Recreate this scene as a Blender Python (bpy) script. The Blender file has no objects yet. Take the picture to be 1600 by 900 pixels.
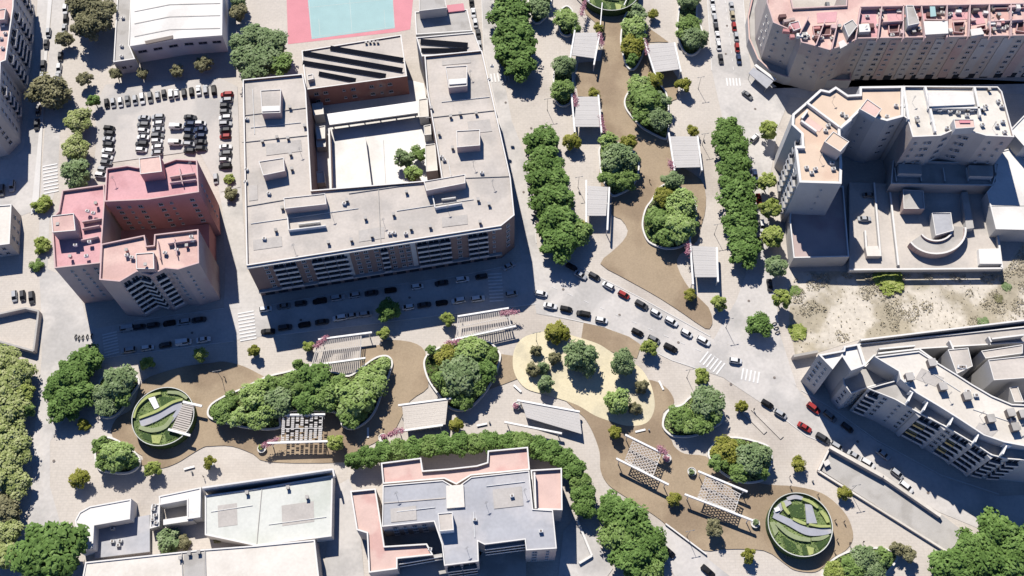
import bpy, bmesh, math, random
from mathutils import Vector, Matrix
random.seed(7)
R = math.radians
SC = bpy.context.scene
COL = SC.collection
# ---------------------------------------------------------------- camera, sky, sun, exposure
FPX, HCAM = 1600.0, 298.0
TILT = math.atan(808.0 / FPX)
cd = bpy.data.cameras.new('camera'); cam = bpy.data.objects.new('camera', cd); COL.objects.link(cam)
cd.sensor_fit = 'HORIZONTAL'; cd.angle = 2 * math.atan(800 / FPX); cd.clip_start = 1; cd.clip_end = 5000
CY = -HCAM * math.tan(TILT)
cam.location = (0, CY, HCAM); cam.rotation_euler = (TILT, 0, 0)
SC.camera = cam
SUN_EL, SUN_AZ = R(45), R(-20)          # azimuth of the sun measured clockwise from +Y (image-up)
w = bpy.data.worlds.new('World'); SC.world = w; w.use_nodes = True
nt = w.node_tree; nt.nodes.clear()
sky = nt.nodes.new('ShaderNodeTexSky'); sky.sky_type = 'NISHITA'; sky.sun_disc = False
sky.sun_elevation = SUN_EL; sky.sun_rotation = SUN_AZ; sky.air_density = 0.32; sky.dust_density = 0.0; sky.ozone_density = 10.0
bgn = nt.nodes.new('ShaderNodeBackground'); bgn.inputs[1].default_value = 0.15
wo = nt.nodes.new('ShaderNodeOutputWorld')
nt.links.new(sky.outputs[0], bgn.inputs[0]); nt.links.new(bgn.outputs[0], wo.inputs[0])
sl = bpy.data.lights.new('sun', 'SUN'); sl.energy = 5.0; sl.angle = R(0.5); sl.color = (1.0, 0.95, 0.885)
so = bpy.data.objects.new('sun', sl); COL.objects.link(so)
sdir = Vector((math.sin(SUN_AZ) * math.cos(SUN_EL), math.cos(SUN_AZ) * math.cos(SUN_EL), math.sin(SUN_EL)))
so.rotation_euler = (-sdir).to_track_quat('-Z', 'Y').to_euler(); so.location = sdir * 200
vs = SC.view_settings; vs.view_transform = 'Standard'; vs.look = 'None'; vs.exposure = 0.34; vs.gamma = 1; vs.use_curve_mapping = False

SC.cycles.max_bounces = 6; SC.cycles.diffuse_bounces = 1; SC.cycles.glossy_bounces = 2; SC.cycles.transmission_bounces = 2
# ---------------------------------------------------------------- helpers
def P(px, py, z=0.0):
    """where the view ray through a traced picture point meets the horizontal plane at height z"""
    dx = (px - 800) / FPX; dy = -(py - 450) / FPX
    y = dy * math.cos(TILT) + math.sin(TILT); zz = dy * math.sin(TILT) - math.cos(TILT)
    s = (z - HCAM) / zz
    return Vector((s * dx, CY + s * y, z))
def P2(px, py, z=0.0):
    p = P(px, py, z); return (p.x, p.y)
def PL(pts, z=0.0): return [P2(x, y, z) for x, y in pts]
def mpp(py):                       # metres per picture pixel along a row
    return (P(801, py) - P(800, py)).x
def area(p):
    return sum(p[i][0] * p[(i + 1) % len(p)][1] - p[(i + 1) % len(p)][0] * p[i][1] for i in range(len(p))) / 2
def ccw(p): return list(p) if area(p) > 0 else list(reversed(p))
def offset(p, d):                  # inward offset of a CCW polygon
    n = len(p); out = []
    for i in range(n):
        a = Vector(p[i - 1]); b = Vector(p[i]); c = Vector(p[(i + 1) % n])
        e1 = (b - a); e2 = (c - b)
        if e1.length < 1e-6 or e2.length < 1e-6: out.append(tuple(b)); continue
        e1.normalize(); e2.normalize()
        n1 = Vector((-e1.y, e1.x)); n2 = Vector((-e2.y, e2.x))
        m = n1 + n2
        k = max(0.35, 1 + n1.dot(n2))
        out.append(tuple(b + m * (d / k)))
    return out
def smooth(p, k=4):                # closed Catmull-Rom through the traced points
    n = len(p); out = []
    for i in range(n):
        p0, p1, p2, p3 = (Vector(p[(i + j - 1) % n]) for j in range(4))
        for s in range(k):
            t = s / k
            q = 0.5 * ((2 * p1) + (p2 - p0) * t + (2 * p0 - 5 * p1 + 4 * p2 - p3) * t * t + (3 * p1 - p0 - 3 * p2 + p3) * t ** 3)
            out.append((q.x, q.y))
    return out
def inside(p, x, y):
    c = False; n = len(p); j = n - 1
    for i in range(n):
        if (p[i][1] > y) != (p[j][1] > y) and x < (p[j][0] - p[i][0]) * (y - p[i][1]) / (p[j][1] - p[i][1]) + p[i][0]: c = not c
        j = i
    return c
def centroid(p): return (sum(q[0] for q in p) / len(p), sum(q[1] for q in p) / len(p))

class MB:
    def __init__(s): s.v = []; s.f = []; s.m = []; s.mats = []
    def mi(s, m):
        if m not in s.mats: s.mats.append(m)
        return s.mats.index(m)
    def face(s, idx, m): s.f.append(tuple(idx)); s.m.append(s.mi(m))
    def quad(s, a, b, c, d, m):
        i = len(s.v); s.v += [tuple(a), tuple(b), tuple(c), tuple(d)]; s.face((i, i + 1, i + 2, i + 3), m)
    def prism(s, poly, z0, z1, mtop, mside=None, bottom=True):
        p = ccw(poly); n = len(p); i = len(s.v); mside = mside or mtop
        s.v += [(x, y, z0) for x, y in p] + [(x, y, z1) for x, y in p]
        for k in range(n):
            l = (k + 1) % n
            s.face((i + k, i + l, i + n + l, i + n + k), mside)
        s.face([i + n + k for k in range(n)], mtop)
        if bottom: s.face([i + k for k in reversed(range(n))], mside)
    def sheet(s, poly, z, m):
        p = ccw(poly); i = len(s.v); s.v += [(x, y, z) for x, y in p]; s.face(range(i, i + len(p)), m)
    def ring(s, outer, inner, z0, z1, m, mtop=None):      # matching point counts, both CCW
        n = len(outer); i = len(s.v); mtop = mtop or m
        for q, z in ((outer, z0), (outer, z1), (inner, z1), (inner, z0)): s.v += [(x, y, z) for x, y in q]
        for k in range(n):
            l = (k + 1) % n
            s.face((i + k, i + l, i + n + l, i + n + k), m)
            s.face((i + n + k, i + n + l, i + 2 * n + l, i + 2 * n + k), mtop)
            s.face((i + 2 * n + k, i + 2 * n + l, i + 3 * n + l, i + 3 * n + k), m)
            s.face((i + 3 * n + k, i + 3 * n + l, i + l, i + k), m)
    def parapet(s, poly, z0, z1, t, m, mtop=None):
        p = ccw(poly); s.ring(p, offset(p, t), z0, z1, m, mtop)
    def box(s, c, size, rz=0.0, m=None, taper=1.0):
        x, y, z = size[0] / 2, size[1] / 2, size[2] / 2; ca, sa = math.cos(rz), math.sin(rz); i = len(s.v)
        for dz, k in ((-z, 1.0), (z, taper)):
            for dx, dy in ((-x, -y), (x, -y), (x, y), (-x, y)):
                dx *= k; dy *= k
                s.v.append((c[0] + dx * ca - dy * sa, c[1] + dx * sa + dy * ca, c[2] + dz))
        for q in ((3, 2, 1, 0), (4, 5, 6, 7), (0, 1, 5, 4), (1, 2, 6, 5), (2, 3, 7, 6), (3, 0, 4, 7)): s.face([i + k for k in q], m)
    def wall(s, a, b, t, z0, z1, m, mtop=None):           # straight wall from a to b
        a = Vector(a[:2]); b = Vector(b[:2]); d = (b - a)
        if d.length < 1e-4: return
        d.normalize(); n = Vector((-d.y, d.x)) * t / 2
        s.prism([tuple(a - n), tuple(b - n), tuple(b + n), tuple(a + n)], z0, z1, mtop or m, m)
    def tube(s, a, b, r0, r1, m, n=8):
        a = Vector(a); b = Vector(b); d = (b - a).normalized(); u = d.orthogonal().normalized(); v = d.cross(u); i = len(s.v)
        for p, r in ((a, r0), (b, r1)):
            for k in range(n):
                t = 2 * math.pi * k / n; s.v.append(tuple(p + (u * math.cos(t) + v * math.sin(t)) * r))
        for k in range(n):
            l = (k + 1) % n; s.face((i + k, i + l, i + n + l, i + n + k), m)
        s.face([i + k for k in reversed(range(n))], m); s.face([i + n + k for k in range(n)], m)
    def lathe(s, prof, m, n=16, c=(0, 0, 0)):
        i = len(s.v)
        for r, z in prof:
            for k in range(n):
                t = 2 * math.pi * k / n; s.v.append((c[0] + r * math.cos(t), c[1] + r * math.sin(t), c[2] + z))
        for j in range(len(prof) - 1):
            for k in range(n):
                l = (k + 1) % n; s.face((i + j * n + k, i + j * n + l, i + (j + 1) * n + l, i + (j + 1) * n + k), m)
        s.face([i + k for k in reversed(range(n))], m); s.face([i + (len(prof) - 1) * n + k for k in range(n)], m)
    def mesh(s, name, off=(0, 0, 0)):
        me = bpy.data.meshes.new(name)
        me.from_pydata([(x - off[0], y - off[1], z - off[2]) for x, y, z in s.v], [], s.f)
        for m in s.mats: me.materials.append(m)
        me.polygons.foreach_set('material_index', s.m); me.update()
        return me
    def build(s, name, parent=None, off=None):
        off = off if off is not None else (worldloc(parent) if parent else Vector((0, 0, 0)))
        return link(name, s.mesh(name, off), parent)

def worldloc(o):
    v = Vector((0, 0, 0))
    while o: v += o.location; o = o.parent
    return v
def link(name, me, parent=None, loc=(0, 0, 0), rz=0.0, scale=(1, 1, 1)):
    o = bpy.data.objects.new(name, me); COL.objects.link(o)
    o.location = loc; o.rotation_euler = (0, 0, rz); o.scale = scale
    if parent: o.parent = parent
    return o
def thing(name, label, cat, loc=(0, 0, 0), rz=0.0, group=None):
    o = link(name, None, None, loc, rz); o.empty_display_size = 0.5
    o['label'] = label; o['category'] = cat
    if group: o['group'] = group
    return o
def tag(o, label, cat, group=None, kind=None):
    o['label'] = label; o['category'] = cat
    if group: o['group'] = group
    if kind: o['kind'] = kind
    return o
def struct(name, mb):
    o = mb.build(name); o['kind'] = 'structure'; return o
ORD = ['', 'first', 'second', 'third', 'fourth', 'fifth', 'sixth', 'seventh', 'eighth', 'ninth', 'tenth', 'eleventh', 'twelfth', 'thirteenth',
       'fourteenth', 'fifteenth', 'sixteenth', 'seventeenth', 'eighteenth']

# ---------------------------------------------------------------- materials
def mat(name, col, rough=0.85, var=0.10, scale=0.25, fine=0.06, fscale=3.0, col2=None, s2=0.08, lo=0.5, hi=0.62, spec=0.2, streak=None, tiles=None):
    m = bpy.data.materials.new(name); m.use_nodes = True; n = m.node_tree.nodes; l = m.node_tree.links
    b = n['Principled BSDF']; b.inputs['Roughness'].default_value = rough; b.inputs['Specular IOR Level'].default_value = spec
    g = n.new('ShaderNodeNewGeometry')
    def noise(sc, det=4, vec=None):
        t = n.new('ShaderNodeTexNoise'); t.inputs['Scale'].default_value = sc; t.inputs['Detail'].default_value = det
        l.new(vec or g.outputs['Position'], t.inputs['Vector']); return t.outputs[0]
    def madd(a, k, c):
        t = n.new('ShaderNodeMath'); t.operation = 'MULTIPLY_ADD'; l.new(a, t.inputs[0]); t.inputs[1].default_value = k
        if isinstance(c, float): t.inputs[2].default_value = c
        else: l.new(c, t.inputs[2])
        return t.outputs[0]
    v = madd(noise(scale, 5), 2 * var * 2, 1.0 - 2 * var)
    v = madd(noise(fscale, 3), 2 * fine * 2, madd(v, 1.0, -2 * fine))
    if streak:                     # faint wear along one direction: (angle, scale, strength)
        mp = n.new('ShaderNodeMapping'); mp.inputs['Rotation'].default_value = (0, 0, streak[0]); mp.inputs['Scale'].default_value = (0.02, 1, 1)
        l.new(g.outputs['Position'], mp.inputs['Vector'])
        v = madd(noise(streak[1], 2, mp.outputs[0]), 2 * streak[2], madd(v, 1.0, -streak[2]))
    if tiles:                      # paving joints: (scale, joint tone)
        bt = n.new('ShaderNodeTexBrick'); bt.inputs['Color1'].default_value = (1, 1, 1, 1); bt.inputs['Color2'].default_value = (.97, .97, .97, 1); bt.inputs['Mortar'].default_value = (tiles[1] - .12,) * 3 + (1,)
        bt.inputs['Scale'].default_value = tiles[0]; bt.inputs['Mortar Size'].default_value = .02; l.new(g.outputs['Position'], bt.inputs['Vector'])
        bm_ = n.new('ShaderNodeMath'); bm_.operation = 'MULTIPLY'; l.new(bt.outputs['Color'], bm_.inputs[0]); l.new(v, bm_.inputs[1]); v = bm_.outputs[0]
    base = n.new('ShaderNodeMix'); base.data_type = 'RGBA'
    base.inputs['A'].default_value = (*col, 1); base.inputs['B'].default_value = (*(col2 or col), 1); base.inputs[0].default_value = 0
    if col2:
        mr = n.new('ShaderNodeMapRange'); mr.interpolation_type = 'SMOOTHSTEP'; mr.inputs[1].default_value = lo; mr.inputs[2].default_value = hi
        l.new(noise(s2, 6), mr.inputs[0]); l.new(mr.outputs[0], base.inputs[0])
    vm = n.new('ShaderNodeVectorMath'); vm.operation = 'SCALE'
    l.new(base.outputs['Result'], vm.inputs[0]); l.new(v, vm.inputs['Scale']); l.new(vm.outputs[0], b.inputs['Base Color'])
    return m
def paint(name, col, rough=0.3, metal=0.0, spec=0.12):
    rough = max(rough, .5) if 'paint' in name else rough; metal = 0
    m = mat(name, col, rough, 0.04, 0.8, 0.02, 6, spec=spec); m.node_tree.nodes['Principled BSDF'].inputs['Metallic'].default_value = metal
    return m
def foliage(name, a, b, c):        # per-leaf-clump colour from the mesh attribute 'tint'
    m = bpy.data.materials.new(name); m.use_nodes = True; n = m.node_tree.nodes; l = m.node_tree.links
    bs = n['Principled BSDF']; bs.inputs['Roughness'].default_value = 0.6; bs.inputs['Specular IOR Level'].default_value = 0.08
    at = n.new('ShaderNodeAttribute'); at.attribute_name = 'tint'
    cr = n.new('ShaderNodeValToRGB'); cr.color_ramp.elements[0].color = (*a, 1); cr.color_ramp.elements[1].color = (*c, 1)
    e = cr.color_ramp.elements.new(0.5); e.color = (*b, 1)
    l.new(at.outputs['Fac'], cr.inputs[0]); l.new(cr.outputs[0], bs.inputs['Base Color'])
    tr = n.new('ShaderNodeBsdfTranslucent'); l.new(cr.outputs[0], tr.inputs[0])
    mx = n.new('ShaderNodeMixShader'); mx.inputs[0].default_value = 0.15
    l.new(bs.outputs[0], mx.inputs[1]); l.new(tr.outputs[0], mx.inputs[2]); l.new(mx.outputs[0], n['Material Output'].inputs[0])
    return m
X = dict(
    pave=mat('pale_paving', (.555, .505, .445), .9, .085, .06, .07, 1.1, (.49, .44, .385), .035, tiles=(.32, 1.02)),
    plaza=mat('plaza_paving', (.60, .55, .485), .9, .07, .05, .06, 1.4, (.53, .48, .42), .035, tiles=(.32, 1.03)),
    asphalt=mat('worn_asphalt', (.55, .52, .485), .9, .09, .10, .08, .9, (.455, .435, .41), .06, .47, .6),
    carpark=mat('car_park_asphalt', (.53, .495, .455), .9, .07, .1, .05, 1.4, (.44, .42, .395), .06),
    kerb=mat('kerb_stone', (.62, .6, .57), .85, .05, .3, .04, 3),
    marking=mat('road_paint', (.74, .73, .705), .7, .06, .6, .06, 4),
    brown=mat('brown_resin_gravel', (.36, .28, .19), .92, .10, .09, .11, 2.2, (.285, .215, .145), .05, .46, .6),
    yellow=mat('yellow_rubber_play_surface', (.67, .595, .41), .9, .08, .12, .08, 2, (.58, .52, .37), .09),
    pinkcourt=mat('pink_court_coating', (.62, .26, .29), .85, .06, .2, .04, 2),
    cyan=mat('cyan_court_coating', (.34, .50, .495), .85, .05, .2, .04, 2),
    lot=mat('dry_bare_soil', (.57, .52, .44), .95, .14, .12, .14, .7, (.38, .335, .25), .07, .45, .56),
    roofpale=mat('pale_gravel_roof', (.55, .50, .445), .9, .10, .10, .07, 1.2, (.455, .42, .38), .06, .46, .62, streak=(R(8), .5, .05)),
    roofwhite=mat('white_membrane_roof', (.76, .735, .69), .8, .07, .1, .05, 1.3, (.66, .635, .59), .06, .47, .62),
    roofcream=mat('cream_membrane_roof', (.70, .655, .585), .8, .08, .08, .06, 1.2, (.60, .555, .485), .05, .46, .62),
    roofgreen=mat('greenish_white_roof', (.615, .625, .575), .8, .08, .08, .06, 1.2, (.52, .54, .48), .05, .46, .62),
    roofgrey=mat('grey_blue_membrane_roof', (.40, .405, .425), .8, .11, .08, .07, 1.0, (.48, .47, .475), .05, streak=(R(6), .4, .07)),
    rooftile=mat('pink_terrace_tiles', (.63, .455, .40), .9, .06, .3, .05, 2.5, (.58, .37, .33), .1),
    peach=mat('peach_terrace_tiles', (.66, .52, .40), .9, .05, .2, .05, 2.5, (.62, .46, .35), .08),
    pink=mat('pink_roof_coating', (.62, .35, .36), .85, .09, .15, .07, 1.6, (.54, .29, .30), .09, .47, .62),
    pinklight=mat('salmon_roof_coating', (.66, .47, .41), .85, .09, .15, .07, 1.6, (.57, .38, .34), .09, .47, .62),
    pinkwall=mat('dark_pink_brick_wall', (.50, .235, .225), .9, .07, .3, .06, 4),
    pinkcope=mat('pale_pink_coping', (.58, .42, .40), .85, .05, .4, .05, 4),
    wallbeige=mat('beige_render_wall', (.47, .42, .38), .9, .06, .2, .05, 3, (.43, .36, .33), .08),
    wallgrey=mat('grey_render_wall', (.45, .44, .43), .9, .06, .2, .05, 3, (.40, .39, .38), .1),
    wallpink=mat('pinkish_render_wall', (.46, .36, .33), .9, .07, .2, .05, 3, (.42, .30, .28), .08),
    wallwhite=mat('white_render_wall', (.68, .665, .64), .85, .05, .2, .04, 3),
    brick=mat('brown_brick_wall', (.23, .16, .14), .9, .08, .3, .08, 5),
    redbrick=mat('red_brick_wall', (.33, .16, .13), .9, .08, .3, .08, 5, (.38, .24, .2), .12),
    cope=mat('white_coping', (.72, .70, .66), .8, .05, .4, .04, 4),
    concrete=mat('grey_concrete', (.44, .42, .39), .9, .08, .25, .06, 3, (.37, .35, .32), .15),
    darkpit=mat('dark_terracotta_recess', (.16, .09, .085), .9, .08, .5, .05, 3),
    vent=mat('weathered_vent', (.20, .17, .15), .85, .08, 1, .05, 4),
    acu=mat('air_conditioner_enamel', (.66, .66, .64), .5, .05, 1, .04, 4),
    glass=paint('dark_window_glass', (.03, .035, .045), .12),
    frame=mat('window_frame', (.52, .51, .50), .6, .04, 1, .03, 4),
    balcony=mat('balcony_parapet', (.50, .49, .49), .8, .05, .4, .04, 4),
    yellowawn=mat('yellow_awning_cloth', (.55, .40, .16), .85, .06, .6, .05, 4),
    solar=paint('dark_solar_panel', (.02, .022, .03), .25),
    white=mat('white_painted_steel', (.80, .79, .76), .5, .04, .5, .03, 4),
    canopy=mat('pale_canopy_fabric', (.62, .595, .565), .8, .04, .2, .03, 3),
    slat=mat('pale_timber_slat', (.56, .51, .46), .8, .07, .8, .05, 4),
    soil=mat('dark_bed_soil', (.085, .075, .045), .95, .1, .4, .1, 3, (.06, .085, .03), .3),
    lawn=mat('clipped_lawn', (.19, .245, .095), .95, .1, .2, .14, 2.0, (.12, .165, .065), .25, .45, .6),
    limegrass=mat('lime_hedge_top', (.36, .40, .15), .95, .08, .3, .12, 3),
    path=mat('grey_blue_walkway', (.36, .365, .40), .85, .07, .3, .05, 3, (.42, .41, .41), .2),
    bark=mat('tree_bark', (.16, .12, .085), .95, .1, 1.5, .1, 6),
    pot=mat('white_cast_pot', (.66, .645, .61), .7, .05, .5, .04, 4),
    steel=paint('grey_steel', (.25, .25, .25), .45, .4),
    tyre=mat('black_rubber', (.02, .02, .02), .8, .05, 1, .04, 5),
    cglass=paint('car_glass', (.015, .018, .022), .3),
    skin=mat('skin', (.45, .28, .2), .6, .04, 1, .03, 4),
    hair=mat('dark_hair', (.03, .022, .018), .7, .05, 1, .03, 4),
    shirt=mat('dark_shirt_cloth', (.05, .055, .08), .9, .05, 1, .03, 4),
    jeans=mat('dark_trouser_cloth', (.035, .04, .06), .9, .05, 1, .03, 4),
)
X['patch'] = mat('weathered_roof_patch', (.46, .43, .395), .9, .1, .2, .08, 1.5)
X['palegrass'] = mat('pale_grass', (.27, .31, .17), .95, .1, .3, .12, 2.5)
X['darkgreen'] = mat('dark_ivy_and_rim_shade', (.05, .085, .03), .95, .1, .3, .14, 2.5)
for _k in ('canopy', 'slat'):           # light cloth and thin slats let some daylight through
    _n = X[_k].node_tree.nodes; _l = X[_k].node_tree.links; _t = _n.new('ShaderNodeBsdfTranslucent'); _t.inputs[0].default_value = (.7, .67, .63, 1)
    _m = _n.new('ShaderNodeMixShader'); _m.inputs[0].default_value = .18 if _k == 'canopy' else .12
    _l.new(_n['Principled BSDF'].outputs[0], _m.inputs[1]); _l.new(_t.outputs[0], _m.inputs[2]); _l.new(_m.outputs[0], _n['Material Output'].inputs[0])
F = dict(
    dark=foliage('deep_green_leaves', (.07, .125, .03), (.13, .22, .055), (.21, .32, .095)),
    mid=foliage('mid_green_leaves', (.095, .155, .035), (.18, .27, .075), (.27, .37, .13)),
    light=foliage('light_green_leaves', (.16, .23, .055), (.28, .39, .12), (.41, .50, .21)),
    grey=foliage('grey_green_leaves', (.11, .165, .065), (.205, .28, .125), (.32, .39, .21)),
    olive=foliage('olive_yellow_leaves', (.13, .14, .02), (.24, .25, .045), (.36, .34, .09)),
    pale=foliage('pale_yellow_green_leaves', (.13, .17, .04), (.30, .35, .12), (.48, .50, .25)),
    lime=foliage('lime_green_leaves', (.13, .18, .03), (.28, .34, .08), (.42, .46, .16)),
    dry=foliage('dry_brown_green_leaves', (.10, .10, .05), (.22, .21, .11), (.36, .335, .19)),
    pinkfl=foliage('pink_flowers', (.36, .12, .18), (.52, .24, .30), (.62, .42, .44)),
)

# ---------------------------------------------------------------- the ground, roads, paths
mb = MB(); mb.sheet([(-900, -700), (900, -700), (900, 900), (-900, 900)], 0.0, X['pave']); struct('ground', mb)
def flat(name, pts, z, m, k=0):
    p = PL(pts, z); p = smooth(ccw(p), k) if k else p
    b = MB(); b.sheet(p, z, m); return struct(name, b)
roads = [
    [(83, -20), (102, -20), (97, 60), (90, 130), (94, 200), (90, 280), (78, 330), (74, 420), (120, 440), (135, 500), (150, 518), (155, 558), (112, 640), (78, 690), (78, 760), (98, 830), (92, 930), (38, 930), (45, 830), (50, 760), (50, 700), (58, 640), (65, 560), (64, 480), (60, 400), (62, 330), (66, 260), (70, 200), (76, 100)],
    [(60, -20), (80, -20), (72, 100), (64, 220), (52, 330), (0, 350), (-60, 350), (-60, 245), (15, 250), (37, 232), (50, 140)],
    [(140, 515), (210, 502), (350, 483), (420, 478), (557, 454), (700, 435), (785, 418), (836, 400), (845, 474), (700, 490), (557, 508), (430, 523), (365, 532), (152, 559)],
    [(350, 483), (352, 420), (348, 330), (330, 230), (372, 200), (378, 300), (385, 420), (420, 478)],
    [(752, -20), (768, -20), (785, 110), (800, 190), (828, 260), (838, 380), (849, 412), (845, 470), (820, 440), (806, 345), (800, 270), (778, 180), (756, 80)],
    [(842, 395), (885, 408), (1000, 466), (1115, 530), (1185, 555), (1240, 600), (1262, 625), (1300, 640), (1370, 690), (1470, 745), (1560, 775), (1660, 770), (1660, 880), (1540, 830), (1467, 800), (1297, 696), (1260, 680), (1190, 630), (1130, 590), (1050, 562), (985, 530), (945, 510), (838, 490), (830, 440)],
    [(1104, -20), (1160, -20), (1166, 60), (1174, 108), (1236, 150), (1215, 200), (1200, 300), (1210, 430), (1218, 520), (1245, 604), (1185, 555), (1115, 530), (1150, 470), (1165, 430), (1165, 300), (1130, 190), (1112, 110)],
    [(1176, 108), (1205, 138), (1240, 128), (1660, 130), (1660, 150), (1570, 146), (1280, 154), (1236, 152)],
    [(1018, 832), (1040, 820), (1140, 900), (1170, 940), (1075, 940)],
    [(500, 940), (518, 790), (520, 762), (545, 748), (560, 790), (572, 940)],
    [(868, 940), (880, 830), (900, 806), (925, 832), (958, 888), (920, 940)],
]
names = ['road', 'road', 'street', 'side_street', 'avenue', 'street', 'avenue', 'street', 'street', 'driveway', 'driveway']
for i, (r, nm) in enumerate(zip(roads, names)): flat(nm, r, 0.02 + 0.012 * i, X['asphalt'])
flat('car_park', [(148, 165), (165, 132), (345, 122), (371, 135), (376, 292), (345, 300), (310, 235), (165, 255), (140, 290), (150, 230)], 0.17, X['carpark'])
flat('footway', [(76, -20), (83, -20), (72, 105), (66, 210), (60, 330), (48, 335), (60, 215), (68, 100)], 0.18, X['kerb'])
flat('vacant_lot', [(1238, 424), (1566, 424), (1600, 372), (1680, 372), (1680, 510), (1345, 530), (1275, 552), (1243, 560), (1233, 500)], 0.06, X['lot'])
# the park: brown paths, the yellow playground, paler plaza tongues
flat('brown_path', [(217, 607), (228, 592), (250, 583), (290, 572), (330, 567), (350, 565), (380, 572), (412, 588), (445, 605), (540, 605), (562, 575), (563, 546), (597, 538), (595, 531), (641, 534), (664, 549), (663, 580), (669, 605), (641, 626), (626, 654), (616, 672), (598, 682), (585, 692), (548, 710), (540, 722), (422, 722), (395, 709), (362, 697), (330, 697), (317, 699), (295, 712), (277, 723), (255, 731), (235, 730), (218, 724), (222, 712), (176, 683), (181, 655), (205, 640), (213, 622)], 0.20, X['brown'], 3)
flat('brown_path', [(775, 552), (803, 556), (808, 592), (764, 609)], 0.20, X['brown'])
flat('brown_path', [(882, 622), (905, 645), (915, 655), (927, 677), (937, 707), (938, 733), (947, 753), (963, 767), (1000, 790), (1033, 813), (1060, 837), (1100, 860), (1133, 858), (1193, 860), (1225, 880), (1240, 890), (1262, 894), (1280, 891), (1300, 872), (1322, 859), (1333, 840), (1327, 813), (1310, 790), (1283, 770), (1243, 760), (1200, 757), (1150, 747), (1118, 730), (1103, 713), (1070, 709), (1054, 698), (1049, 687), (1036, 670), (1036, 645), (1052, 632), (1051, 619), (1039, 604), (1018, 594), (1000, 600), (960, 640), (920, 630)], 0.212, X['brown'], 3)
flat('brown_path', [(912, 504), (945, 512), (983, 526), (1002, 539), (995, 560), (962, 552), (932, 540), (908, 530)], 0.20, X['brown'])
flat('brown_path', [(915, 22), (940, 45), (938, 95), (904, 98), (903, 150), (938, 153), (941, 205), (936, 235), (940, 300), (956, 307), (956, 335), (970, 342), (981, 360), (973, 377), (955, 394), (938, 412), (967, 430), (1000, 448), (1033, 467), (1068, 490), (1102, 513), (1111, 510), (1113, 500), (1107, 480), (1083, 457), (1070, 440), (1058, 415), (1062, 398), (1089, 377), (1094, 358), (1101, 335), (1103, 307), (1095, 280), (1066, 262), (1054, 263), (1045, 211), (1046, 160), (1057, 155), (1058, 120), (1040, 100), (1013, 66), (1045, 66), (1013, 43), (1005, 20), (990, 0), (940, -40), (910, -20)], 0.224, X['brown'], 2)
flat('playground_surface', [(855, 517), (822, 525), (806, 541), (801, 565), (806, 588), (822, 607), (850, 616), (880, 625), (904, 634), (929, 649), (953, 658), (978, 665), (1002, 664), (1016, 655), (1023, 635), (1020, 611), (1013, 593), (997, 572), (957, 551), (934, 537), (897, 525), (873, 518)], 0.24, X['yellow'], 4)
# school sports court
flat('sports_court', [(447, -30), (648, -30), (641, 46), (620, 50), (450, 69)], 0.03, X['pinkcourt'])
flat('sports_court', [(478, -30), (612, -30), (617, 44), (487, 61)], 0.05, X['cyan'])
b = MB()
for a, c in (((480, 12), (614, -2)), ((545, -20), (550, 52)), ((487, 58), (616, 42)), ((481, -20), (487, 58)), ((613, -20), (616, 42)), ((498, 30), (500, 57)), ((600, 15), (602, 44))):
    b.wall(P2(*a, .06), P2(*c, .06), .09, .05, .065, X['roofgreen'])
struct('court_markings', b)
# kerbs: real steps along the carriageways
def kerb(lines, h=.13):
    b = MB()
    for ln in lines:
        q = [P2(x, y) for x, y in ln]
        for i in range(len(q) - 1): b.wall(q[i], q[i + 1], .3, 0.0, h + i * .0015, X['kerb'])
    struct('kerb', b)
kerb([[(155, 560), (365, 533)], [(430, 524), (557, 509), (700, 491), (838, 475)], [(420, 477), (557, 453), (700, 434), (785, 417)], [(210, 501), (350, 482)],
      [(885, 407), (1000, 465), (1110, 526)], [(855, 491), (945, 511), (985, 531), (1050, 563), (1092, 577)], [(1198, 634), (1260, 681), (1297, 696)],
      [(1112, 110), (1104, -20)], [(1166, 60), (1160, -20)], [(752, -20), (756, 80), (778, 180), (800, 270)], [(768, -20), (785, 108)], [(828, 262), (838, 380)], [(1252, 610), (1300, 638), (1370, 688), (1470, 742), (1560, 772)]])
def crosswalk(a, bb, n, length, wid=.5, z=.16):
    """n stripes centred on the line a-b (picture points), each `length` metres across it"""
    A = P(*a, z); B = P(*bb, z); d = (B - A).normalized(); nn = Vector((-d.y, d.x, 0)); b = MB()
    for i in range(n):
        c = A.lerp(B, i / (n - 1)); b.wall(c - nn * length / 2, c + nn * length / 2, wid, z - .02, z, X['marking'])
    struct('crosswalk_markings', b)
crosswalk((171, 521), (175, 553), 8, 4.6); crosswalk((384, 488), (388, 530), 9, 5.2); crosswalk((773, 428), (776, 470), 9, 4.6)
crosswalk((1100, 558), (1126, 576), 6, 4.8); crosswalk((1160, 584), (1185, 590), 5, 4.0); crosswalk((1136, 128), (1156, 128), 5, 3.5); crosswalk((768, 122), (794, 119), 6, 4)
crosswalk((78, 258), (80, 300), 9, 5.0)
# faint painted lane lines on the diagonal street
b = MB()
for i in range(11):
    t = i / 10; x0 = 862 + t * 250; y0 = 448 + t * 108
    b.wall(P2(x0, y0, .16), P2(x0 + 8, y0 + 3.6, .16), .14, .14, .16, X['marking'])
for i in range(9):
    y0 = i * 13; b.wall(P2(1133 + y0 * .12, y0, .16), P2(1133.6 + y0 * .12, y0 + 5, .16), .14, .14, .16, X['marking'])
struct('lane_markings', b)

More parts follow.
